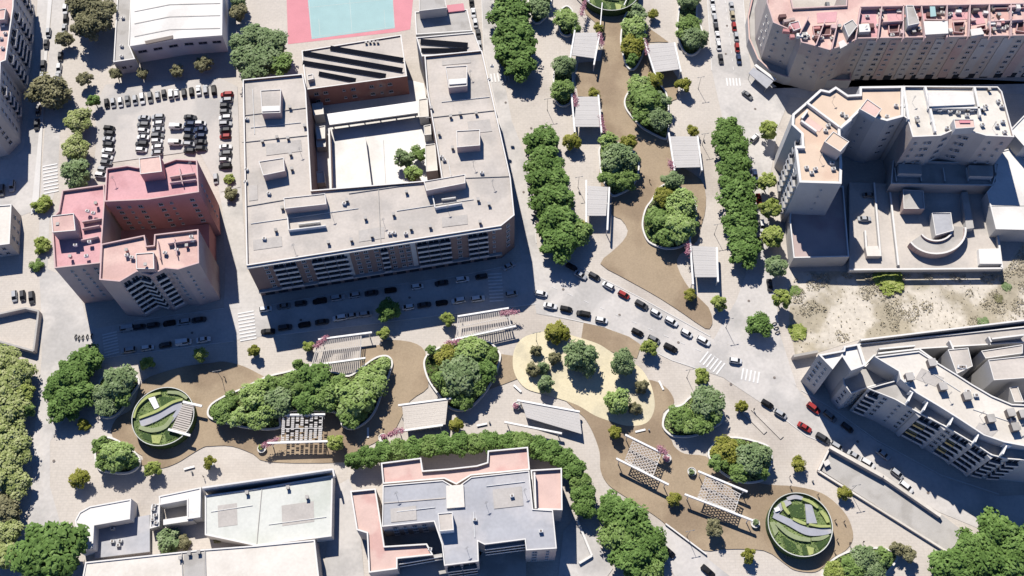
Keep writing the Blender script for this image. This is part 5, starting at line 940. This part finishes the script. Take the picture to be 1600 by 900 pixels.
for x0, y0, x1, y1, lb in ((288, 733, 303, 729, 'on the plaza below the left circular garden'), (992, 675, 1009, 671, 'below the playground'), (1031, 598, 1035, 606, 'right of the playground'), (803, 602, 814, 612, 'left of the playground'), (746, 665, 760, 662, 'below the egg-shaped bed'), (575, 672, 575, 680, 'on the brown path below the two-lobed bed')):
    A, D = P(x0, y0, .4), P(x1, y1, .4); c = (A + D) / 2; d = D - A
    t = thing('park_bench', f'white slab bench {lb}', 'bench', (c.x, c.y, 0), math.atan2(d.y, d.x), 'white park benches'); link('seat', seat_me, t)
    for s in (-1, 1): link('leg', leg_me, t, (s * 1.1, 0, 0))
# ---------------------------------------------------------------- cars
PC = dict(white=paint('white_car_paint', (.72, .72, .71)), silver=paint('silver_car_paint', (.42, .43, .44), .3, .3), grey=paint('grey_car_paint', (.19, .195, .2), .3, .3), dark=paint('dark_grey_car_paint', (.06, .062, .068), .28, .2), black=paint('black_car_paint', (.018, .018, .02), .22), blue=paint('dark_blue_car_paint', (.03, .05, .11), .25, .2), red=paint('red_car_paint', (.33, .04, .04), .25), beige=paint('beige_car_paint', (.42, .36, .24), .3, .1))
CN = dict(white='white', silver='silver', grey='grey', dark='dark grey', black='black', blue='dark blue', red='red', beige='beige')
DIM = dict(hatchback=(4.0, 1.76, 1.46, (-1.95, -1.55, .55, 1.35)), saloon=(4.5, 1.8, 1.42, (-1.55, -.9, .45, 1.2)), estate=(4.6, 1.85, 1.62, (-2.2, -1.85, .55, 1.3)), van=(4.9, 1.95, 1.95, (-2.4, -2.3, 1.3, 1.95)))
def loft(b, secs, m):               # secs: (x, half width, z0, z1, top inset)
    i = len(b.v)
    for x, hw, z0, z1, ins in secs:
        zm = z0 + (z1 - z0) * .62; b.v += [(x, -hw * .94, z0), (x, hw * .94, z0), (x, hw, zm), (x, hw - ins, z1), (x, -hw + ins, z1), (x, -hw, zm)]
    n = len(secs)
    for s in range(n - 1):
        for k in range(6):
            l = (k + 1) % 6; b.face((i + s * 6 + k, i + s * 6 + l, i + (s + 1) * 6 + l, i + (s + 1) * 6 + k), m)
    b.face([i + k for k in reversed(range(6))], m); b.face([i + (n - 1) * 6 + k for k in range(6)], m)
_car = {}
def car_meshes(kind, col):
    if (kind, col) in _car: return _car[(kind, col)]
    L, W, Hh, (r0, r1, f1, f0) = DIM[kind]; hl, hw = L / 2, W / 2; m = PC[col]; belt = .92 if kind != 'van' else 1.1
    b = MB(); loft(b, [(-hl, hw * .82, .38, belt - .2, .12), (-hl + .18, hw * .95, .25, belt - .04, .1), (-hl + .8, hw, .22, belt, .09), (0, hw, .2, belt, .09), (hl - 1.1, hw, .22, belt - .04, .1), (hl - .35, hw * .94, .25, belt - .2, .14), (hl, hw * .76, .36, belt - .36, .14)], m)
    body = b.mesh('body')
    b = MB(); v = [(r0, hw - .12, belt - .03), (f0, hw - .12, belt - .05), (f1, hw - .3, Hh - .03), (r1, hw - .3, Hh - .03)]; i = 0
    b.v += [(x, y, z) for x, y, z in v] + [(x, -y, z) for x, y, z in v]
    for q in ((0, 3, 2, 1), (4, 5, 6, 7), (1, 2, 6, 5), (3, 0, 4, 7), (3, 7, 6, 2), (0, 1, 5, 4)): b.face(q, X['cglass'])
    glass = b.mesh('windows')
    b = MB(); b.box(((r1 + f1) / 2, 0, Hh - .005), (f1 - r1 + .08, (hw - .27) * 2, .07), 0, m, .94)
    for s in (-1, 1):
        for x0, x1 in ((r0 + .05, r1 + .02), (f0 - .04, f1 - .02)): b.tube((x0, s * (hw - .13), belt - .03), (x1, s * (hw - .29), Hh - .02), .05, .045, m, 5)
    if kind == 'van':
        for s in (-1, 1): b.box(((r0 - .3) / 2, s * (hw - .14), 1.48), (abs(r0) - .2, .12, .78), 0, m)
    roof = b.mesh('roof')
    b = MB(); b.tube((0, -.1, 0), (0, .1, 0), .32, .32, X['tyre'], 12); b.tube((0, -.11, 0), (0, .11, 0), .19, .19, X['steel'], 8); wheel = b.mesh('wheel')
    b = MB(); b.box((0, 0, 0), (.1, .34, .14), 0, X['acu']); hd = b.mesh('headlight')
    _car[(kind, col)] = (body, glass, roof, wheel, hd, L, W, belt); return _car[(kind, col)]
def car(px, py, dpx, col, kind, label, group='parked cars', z=.16):
    body, glass, roof, wheel, hd, L, W, belt = car_meshes(kind, col); c = P(px, py, z + .7)
    a = P(px + dpx[0], py + dpx[1], z + .7) - c; t = thing('parked_car', label, 'car', (c.x, c.y, z), math.atan2(a.y, a.x), group)
    link('body', body, t); link('windows', glass, t); link('roof', roof, t)
    for sx in (-1, 1):
        for sy in (-1, 1): link('wheel', wheel, t, (sx * L * .3, sy * (W / 2 - .12), .32))
    for sy in (-1, 1): link('headlight', hd, t, (L / 2 - .06, sy * W * .3, belt - .42))
crnd = random.Random(21)
def row(desc, lst, dpx, axis='left', z=.16, flip=0, group=None):
    s = sorted(lst, key=(lambda q: q[0]) if axis == 'left' else (lambda q: q[1])); seen = 0
    for i, q in enumerate(s):
        col = q[2]; kind = q[3] if len(q) > 3 else crnd.choice(['hatchback', 'hatchback', 'saloon', 'estate']); d = q[4] if len(q) > 4 else dpx
        if crnd.random() < flip: d = (-d[0], -d[1])
        nm = {'hatchback': 'hatchback', 'saloon': 'saloon car', 'estate': 'estate car', 'van': 'van'}[kind]
        car(q[0] + crnd.uniform(-.5, .5), q[1] + crnd.uniform(-.5, .5), d, col, kind, f'{CN[col]} {nm}, {ORD[i + 1]} from {axis} in {desc}', group or 'parked cars', z)
def col3(ox, oy, k, pts): return [(ox + q[0] / k, oy + q[1] / k, *q[2:]) for q in pts]
row('the back row of the car park', col3(0, 0, 3, [(500, 485, 'black'), (530, 480, 'silver'), (565, 480, 'white'), (597, 470, 'grey'), (632, 468, 'silver'), (668, 462, 'white'), (703, 455, 'grey'), (737, 447, 'silver'), (768, 442, 'dark'), (800, 440, 'white'), (828, 437, 'white'), (862, 433, 'dark'), (898, 428, 'black'), (930, 422, 'white'), (965, 422, 'silver'), (1003, 420, 'black')]), (2, 20), 'left', .18, .4)
row('the left column of the car park', col3(0, 0, 3, [(512, 598, 'black'), (512, 624, 'dark'), (508, 652, 'silver'), (505, 678, 'dark'), (506, 706, 'white'), (500, 735, 'white'), (497, 762, 'grey'), (485, 792, 'silver'), (475, 820, 'white')]), (20, 2), 'top', .18, .4)
row('the second column of the car park', col3(0, 0, 3, [(675, 552, 'silver'), (672, 582, 'grey'), (672, 612, 'white'), (670, 642, 'white'), (665, 672, 'dark'), (662, 702, 'white')]), (20, 1), 'top', .18, .3)
row('the third column of the car park', col3(0, 0, 3, [(740, 548, 'silver'), (741, 577, 'white'), (740, 606, 'silver'), (738, 634, 'grey'), (736, 662, 'white'), (735, 690, 'white'), (735, 716, 'silver')]), (-20, 1), 'top', .18, .3)
row('the fourth column of the car park', col3(0, 0, 3, [(890, 548, 'dark'), (889, 580, 'blue'), (888, 612, 'blue'), (887, 643, 'dark'), (886, 674, 'silver'), (886, 706, 'dark')]), (20, 1), 'top', .18, .3)
row('the fifth column of the car park', col3(0, 0, 3, [(940, 577, 'white'), (940, 606, 'blue'), (940, 637, 'blue'), (940, 665, 'dark'), (942, 694, 'dark')]), (-20, 0), 'top', .18, .3)
row('the pair of vans between the third and fourth columns', col3(0, 0, 3, [(828, 592, 'white', 'van'), (825, 670, 'white', 'van')]), (20, 0), 'top', .18)
row('the right column of the car park', col3(0, 0, 3, [(1062, 441, 'red'), (1060, 468, 'silver'), (1058, 496, 'dark'), (1056, 523, 'grey'), (1056, 551, 'white'), (1056, 579, 'silver'), (1055, 609, 'dark'), (1055, 638, 'red'), (1056, 688, 'white'), (1054, 718, 'grey'), (1055, 748, 'white'), (1056, 780, 'black', 'estate')]), (-20, 1), 'top', .18, .3)
row('the gap below the right car park column', [(337, 279, 'silver', 'hatchback')], (1, 20), 'top', .1)
row('the sunny kerb of the upper left road', [(105, 2, 'dark'), (102, 14, 'white'), (102, 30, 'black'), (100, 44, 'silver'), (94, 88, 'dark'), (92, 106, 'white'), (90, 120, 'silver')], (-2, 20), 'top', .1)
row('the shaded street at far left', [(75, 51, 'silver'), (72, 69, 'dark'), (68, 103, 'dark'), (66, 119, 'silver'), (60, 173, 'grey'), (58, 195, 'dark'), (19, 290, 'silver'), (3, 297, 'grey')], (-2, 20), 'top', .1)
row('the yard beside the boundary wall', [(22, 462, 'silver'), (35, 462, 'dark'), (49, 465, 'dark')], (1, 20), 'left', .02)
row('the upper kerb under the pink tower', [(197, 513, 'silver', 'van'), (218, 511, 'dark'), (240, 508, 'dark'), (264, 505, 'black'), (287, 502, 'silver'), (311, 499, 'dark')], (20, -3), 'left', .12, .3)
row('the lower kerb below the pink tower', [(200, 547, 'silver'), (230, 543, 'white'), (258, 539, 'dark'), (287, 535, 'white', 'van'), (318, 530, 'white')], (20, -3), 'left', .12, .3)
row('the upper kerb under the courtyard block', [(415, 482, 'white'), (443, 478, 'grey'), (470, 474, 'dark'), (499, 470, 'black'), (527, 465, 'silver'), (553, 461, 'silver'), (580, 457, 'dark'), (610, 453, 'black'), (652, 447, 'white'), (690, 442, 'dark'), (722, 436, 'white', 'estate'), (752, 432, 'dark')], (20, -3), 'left', .12, .3)
row('the lower kerb beside the street pergolas', [(446, 511, 'dark'), (475, 507, 'black'), (503, 502, 'dark'), (531, 496, 'white'), (550, 493, 'silver'), (571, 490, 'silver'), (637, 480, 'white'), (663, 476, 'dark'), (690, 473, 'black'), (716, 469, 'white', 'estate'), (747, 466, 'white', 'estate'), (800, 459, 'silver')], (20, -3), 'left', .12, .3)
row('the spot beside the left crosswalk', [(418, 518, 'black', 'saloon')], (-20, 1), 'left', .12)
row('the chamfered corner of the courtyard block', [(795, 415, 'silver', 'saloon')], (16, -8), 'left', .12)
row('the upper kerb of the diagonal street', [(893, 417, 'black'), (907, 430, 'silver'), (929, 431, 'dark'), (950, 446, 'white'), (975, 460, 'red'), (1002, 476, 'dark'), (1025, 489, 'white'), (1049, 502, 'white'), (1073, 520, 'white'), (1099, 532, 'white')], (20, 11), 'left', .14, .2)
row('the lower kerb of the diagonal street', [(846, 459, 'white'), (860, 478, 'white'), (885, 483, 'black'), (912, 490, 'black', 'estate'), (940, 500, 'white')], (20, 4), 'left', .14, .2)
row('the lower kerb beside the playground', [(996, 519, 'black'), (1022, 530, 'grey'), (1048, 543, 'black', 'estate')], (20, 10), 'left', .14, .2)
row('the junction below the right avenue', [(1149, 563, 'white', 'hatchback')], (20, 3), 'left', .14)
row('the left kerb of the upper avenue', [(1113, 2, 'white'), (1115, 17, 'white'), (1117, 30, 'silver'), (1119, 43, 'dark'), (1121, 56, 'white'), (1123, 71, 'white'), (1126, 92, 'dark')], (3, 20), 'top', .14)
row('the right kerb of the upper avenue', [(1143, 9, 'silver'), (1145, 24, 'beige'), (1147, 41, 'red'), (1150, 57, 'silver'), (1152, 74, 'red'), (1155, 92, 'blue')], (3, 20), 'top', .14)
row('the open junction below the right avenue rows', [(1168, 148, 'grey', 'saloon')], (18, 14), 'left', .14)
row('the avenue side with clipped trees', [(1179, 215, 'white', 'hatchback', (14, -14)), (1180, 272, 'blue', 'saloon', (3, 20)), (1186, 310, 'red'), (1191, 352, 'white'), (1188, 378, 'dark'), (1203, 445, 'dark')], (3, 20), 'top', .14)
row('the sunny kerb above the ramp', [(1199, 631, 'black'), (1220, 646, 'silver'), (1257, 667, 'red'), (1286, 684, 'dark'), (1308, 697, 'silver')], (20, 12), 'left', .14)
row('the kerb beside the curved building', [(1271, 637, 'red', 'estate'), (1297, 650, 'grey'), (1324, 668, 'dark'), (1380, 710, 'silver'), (1402, 740, 'silver'), (1416, 761, 'white')], (18, 14), 'left', .14)
row('the shaded kerb beside the ramp wall', [(1335, 712, 'silver'), (1356, 724, 'white')], (20, 12), 'left', .14)
row('the lower lane by the big tree clump', [(1045, 862, 'black'), (1106, 892, 'black')], (16, 14), 'left', .14)
row('the kerb beside the sports court', [(737, 3, 'black'), (740, 20, 'white'), (743, 36, 'white'), (747, 53, 'dark'), (749, 70, 'silver')], (2, 20), 'top', .1)
row('the pale street behind the long beige slab', [(1293, 10, 'grey', 'hatchback')], (3, 20), 'top', .02)
row('the yard between the two apartment towers', [(1351, 342, 'silver', 'saloon'), (1358, 305, 'grey', 'saloon')], (20, 0), 'top', 2.65)
# motorbikes
mbk = MB(); mbk.box((0, 0, .62), (1.0, .3, .32), 0, PC['black'], .7); mb_me = mbk.mesh('frame'); whm = MB(); whm.tube((0, -.06, 0), (0, .06, 0), .3, .3, X['tyre'], 12); wh_me = whm.mesh('wheel'); hb = MB(); hb.box((.55, 0, 1.0), (.08, .7, .07), 0, X['steel']); hb.box((-.2, 0, .82), (.7, .24, .1), 0, X['tyre']); hb_me = hb.mesh('handlebar_seat')
for i, (px, py) in enumerate([(1210, 505), (1213, 512), (1215, 519), (118, 526), (123, 528), (129, 527), (136, 526), (143, 525)]):
    c = P(px, py, .5); r = i < 3; t = thing('motorbike', f"black parked motorbike, {ORD[(i if r else i - 3) + 1]} from the {'top by the vacant lot kerb' if r else 'left in the rank above the left park trees'}", 'motorbike', (c.x, c.y, .1), .3 if r else 1.5, 'parked motorbikes')
    link('frame', mb_me, t); link('handlebar_seat', hb_me, t)
    for s in (-1, 1): link('wheel', wh_me, t, (s * .65, 0, .3))
# ---------------------------------------------------------------- people: one skinned body each
def body_mesh(stride):
    J = [((0, 0, .95), .14), ((0, 0, 1.15), .15), ((0, 0, 1.38), .17), ((0, 0, 1.5), .065), ((.01, 0, 1.60), .09), ((.015, 0, 1.70), .085),
         ((0, .18, 1.40), .07), ((-stride * .35, .24, 1.14), .05), ((.05 - stride * .1, .25, .90), .04), ((0, -.18, 1.40), .07), ((stride * .35, -.24, 1.14), .05), ((.08 + stride * .5, -.25, .92), .04),
         ((0, .09, .9), .10), ((stride * .5, .10, .50), .07), ((stride * .55, .10, .09), .05), ((stride * .55 + .15, .10, .05), .04), ((0, -.09, .9), .10), ((-stride * .3, -.10, .50), .07), ((-stride * .8, -.10, .12), .05), ((-stride * .8 + .14, -.10, .05), .04)]
    E = [(0, 1), (1, 2), (2, 3), (3, 4), (4, 5), (2, 6), (6, 7), (7, 8), (2, 9), (9, 10), (10, 11), (0, 12), (12, 13), (13, 14), (14, 15), (0, 16), (16, 17), (17, 18), (18, 19)]
    me = bpy.data.meshes.new('skeleton'); me.from_pydata([j[0] for j in J], E, []); o = bpy.data.objects.new('skeleton', me); COL.objects.link(o)
    o.modifiers.new('s', 'SKIN'); sv = me.skin_vertices[0].data
    for i, j in enumerate(J): sv[i].radius = (j[1], j[1])
    sv[0].use_root = True; ss = o.modifiers.new('u', 'SUBSURF'); ss.levels = ss.render_levels = 1
    dg = bpy.context.evaluated_depsgraph_get(); dg.update(); out = bpy.data.meshes.new_from_object(o.evaluated_get(dg)); bpy.data.objects.remove(o)
    out.name = 'body'; out.materials.clear()
    for m in (X['shirt'], X['jeans'], X['skin'], X['tyre']): out.materials.append(m)
    for p in out.polygons:
        z = p.center.z; y = abs(p.center.y); p.material_index = 3 if z < .1 else (2 if z > 1.47 or (y > .2 and z < 1.12 and z > .8) else (1 if z < .97 else 0)); p.use_smooth = True
    return out
BD = [body_mesh(.22), body_mesh(.05)]
hm2 = MB(); hm2.lathe([(.095, -.02), (.105, .05), (.08, .11), (.02, .13)], X['hair'], 10, (-.01, 0, 1.66)); hair_me = hm2.mesh('hair')
for i, (px, py, lb) in enumerate(((1015, 283, 'walking on the brown path between the teardrop and rounded beds'), (351, 590, 'standing alone on the left brown path'), (1278, 773, 'on the brown ring at the top of the lower circular garden'), (1305, 813, 'right of the lower circular garden, nearest its rim'), (1319, 815, 'right of the lower circular garden, farther from its rim'), (1308, 843, 'walking below the pair right of the lower circular garden'), (1328, 849, 'at the lower right edge of the brown ring'), (1304, 861, 'at the lower rim of the lower circular garden'), (1228, 871, 'at the lower left of the lower circular garden'), (1235, 760, 'above the lower circular garden'), (1349, 847, 'on the pale plaza by the oval bed'), (1234, 745, 'below the potted tree above the lower circular garden'), (318, 745, 'beside the bench on the lower left plaza'), (1178, 640, 'by the low white walls'))):
    c = P(px, py, .8); t = thing('person', f'darkly dressed person {lb}', 'person', (c.x, c.y, .2), rnd.uniform(0, 6.28), 'people in the park')
    b_ = link('body', BD[i % 2], t); link('hair', hair_me, b_)
# ---------------------------------------------------------------- manholes and bins
mh = MB(); mh.lathe([(.42, 0), (.42, .02), (.36, .03)], X['vent'], 14); mh_me = mh.mesh('manhole_cover')
for i, (px, py) in enumerate(((880, 452), (968, 492), (1060, 535), (1142, 600), (1210, 590), (1180, 170), (1134, 84), (1136, 40), (818, 300), (790, 160), (106, 430), (98, 590), (84, 720), (470, 500), (640, 465), (300, 520), (1340, 690), (1450, 770), (830, 200), (1170, 470))):
    c = P(px, py, .15); o = link('manhole_cover', mh_me, None, (c.x, c.y, .15)); tag(o, 'small dark round iron manhole cover set in the worn road surface', 'manhole cover', 'manhole covers in the roads')
bn = MB(); bn.lathe([(.24, 0), (.28, .85), (.25, .9)], X['steel'], 12); bn_me = bn.mesh('litter_bin')
for i, (px, py, lb) in enumerate(((300, 738, 'beside the bench below the left circular garden'), (1014, 672, 'beside the bench below the playground'), (1100, 220, 'beside the pergola in the upper bend'), (905, 300, 'beside the long roofed pergola'), (765, 660, 'below the egg-shaped bed'), (1270, 752, 'above the lower circular garden'))):
    c = P(px, py, .4); o = link('litter_bin', bn_me, None, (c.x, c.y, 0)); tag(o, f'small grey litter bin {lb}', 'litter bin', 'litter bins in the park')

# ---------------------------------------------------------------- more roof clutter
def aerial(root, px, py, z):
    q = P(px, py, z); b = MB(); b.tube((q.x, q.y, z), (q.x, q.y, z + 3.2), .05, .04, X['steel'], 6)
    for k in range(4): b.box((q.x, q.y + .1 * k, z + 2.5 + .2 * k), (1.3 - .2 * k, .05, .05), .5, X['steel'])
    b.build('aerial', root)
def pipe(root, a, c, z): b = MB(); A, C_ = P(*a, z), P(*c, z); b.tube((A.x, A.y, z + .15), (C_.x, C_.y, z + .15), .12, .12, X['acu'], 6); b.build('roof_pipe', root)
for root, z, pts in ((blk, H1 - .85, ((425, 150), (470, 240), (420, 280), (520, 340), (600, 350), (700, 330), (735, 120), (740, 260), (770, 290), (460, 390))), (bc, ZB - .3, ((620, 775), (760, 790), (820, 770), (730, 860))), (tw, 26, ((180, 285), (300, 262))), (rm, Zt - 1, ((1425, 160), (1550, 200), (1300, 160), (1280, 250))), (cv, ZC - .5, ((1440, 590), (1530, 650), (1590, 670), (1480, 620))), (lg, ZT - .9, ((1400, 25), (1470, 40), (1505, 25), (1545, 20), (1575, 45), (1350, 50)))):
    for x, y in pts: aerial(root, x, y, z)
for root, z, lines in ((blk, H1 - .85, (((392, 200), (470, 192)), ((392, 350), (560, 326)), ((620, 330), (740, 312)), ((690, 160), (765, 152)), ((700, 250), (705, 275)), ((395, 140), (398, 210)))), (bc, ZB - .3, (((620, 800), (680, 793)), ((760, 760), (820, 753)), ((740, 800), (742, 840)))), (gw, 4.65, (((330, 800), (395, 790)), ((420, 820), (510, 808)))), (cv, ZC - .5, (((1450, 580), (1500, 612)), ((1520, 640), (1580, 660))))):
    for a, c in lines: pipe(root, a, c, z)
for root, z, quads in ((blk, H1 - .84, ([(395, 375), (440, 369), (441, 385), (396, 391)], [(560, 360), (600, 354), (601, 372), (561, 378)], [(690, 340), (730, 335), (731, 350), (691, 355)], [(388, 290), (402, 288), (403, 312), (389, 314)], [(730, 190), (765, 186), (769, 205), (733, 209)], [(690, 95), (735, 91), (736, 98), (691, 102)], [(415, 225), (470, 218), (472, 236), (416, 243)])), (bc, ZB - .29, ([(610, 795), (650, 790), (651, 812), (611, 816)], [(770, 765), (815, 760), (818, 790), (772, 795)])), (gw, 4.66, ([(440, 790), (490, 783), (491, 815), (441, 822)], [(340, 790), (370, 786), (371, 820), (341, 824)])), (cv, ZC - .49, ([(1440, 575), (1475, 590), (1465, 605), (1430, 592)], [(1530, 660), (1560, 672), (1550, 682), (1522, 672)]))):
    for q in quads: deck(root, q, z + .1, X['patch'], 'roof_patch', .03)
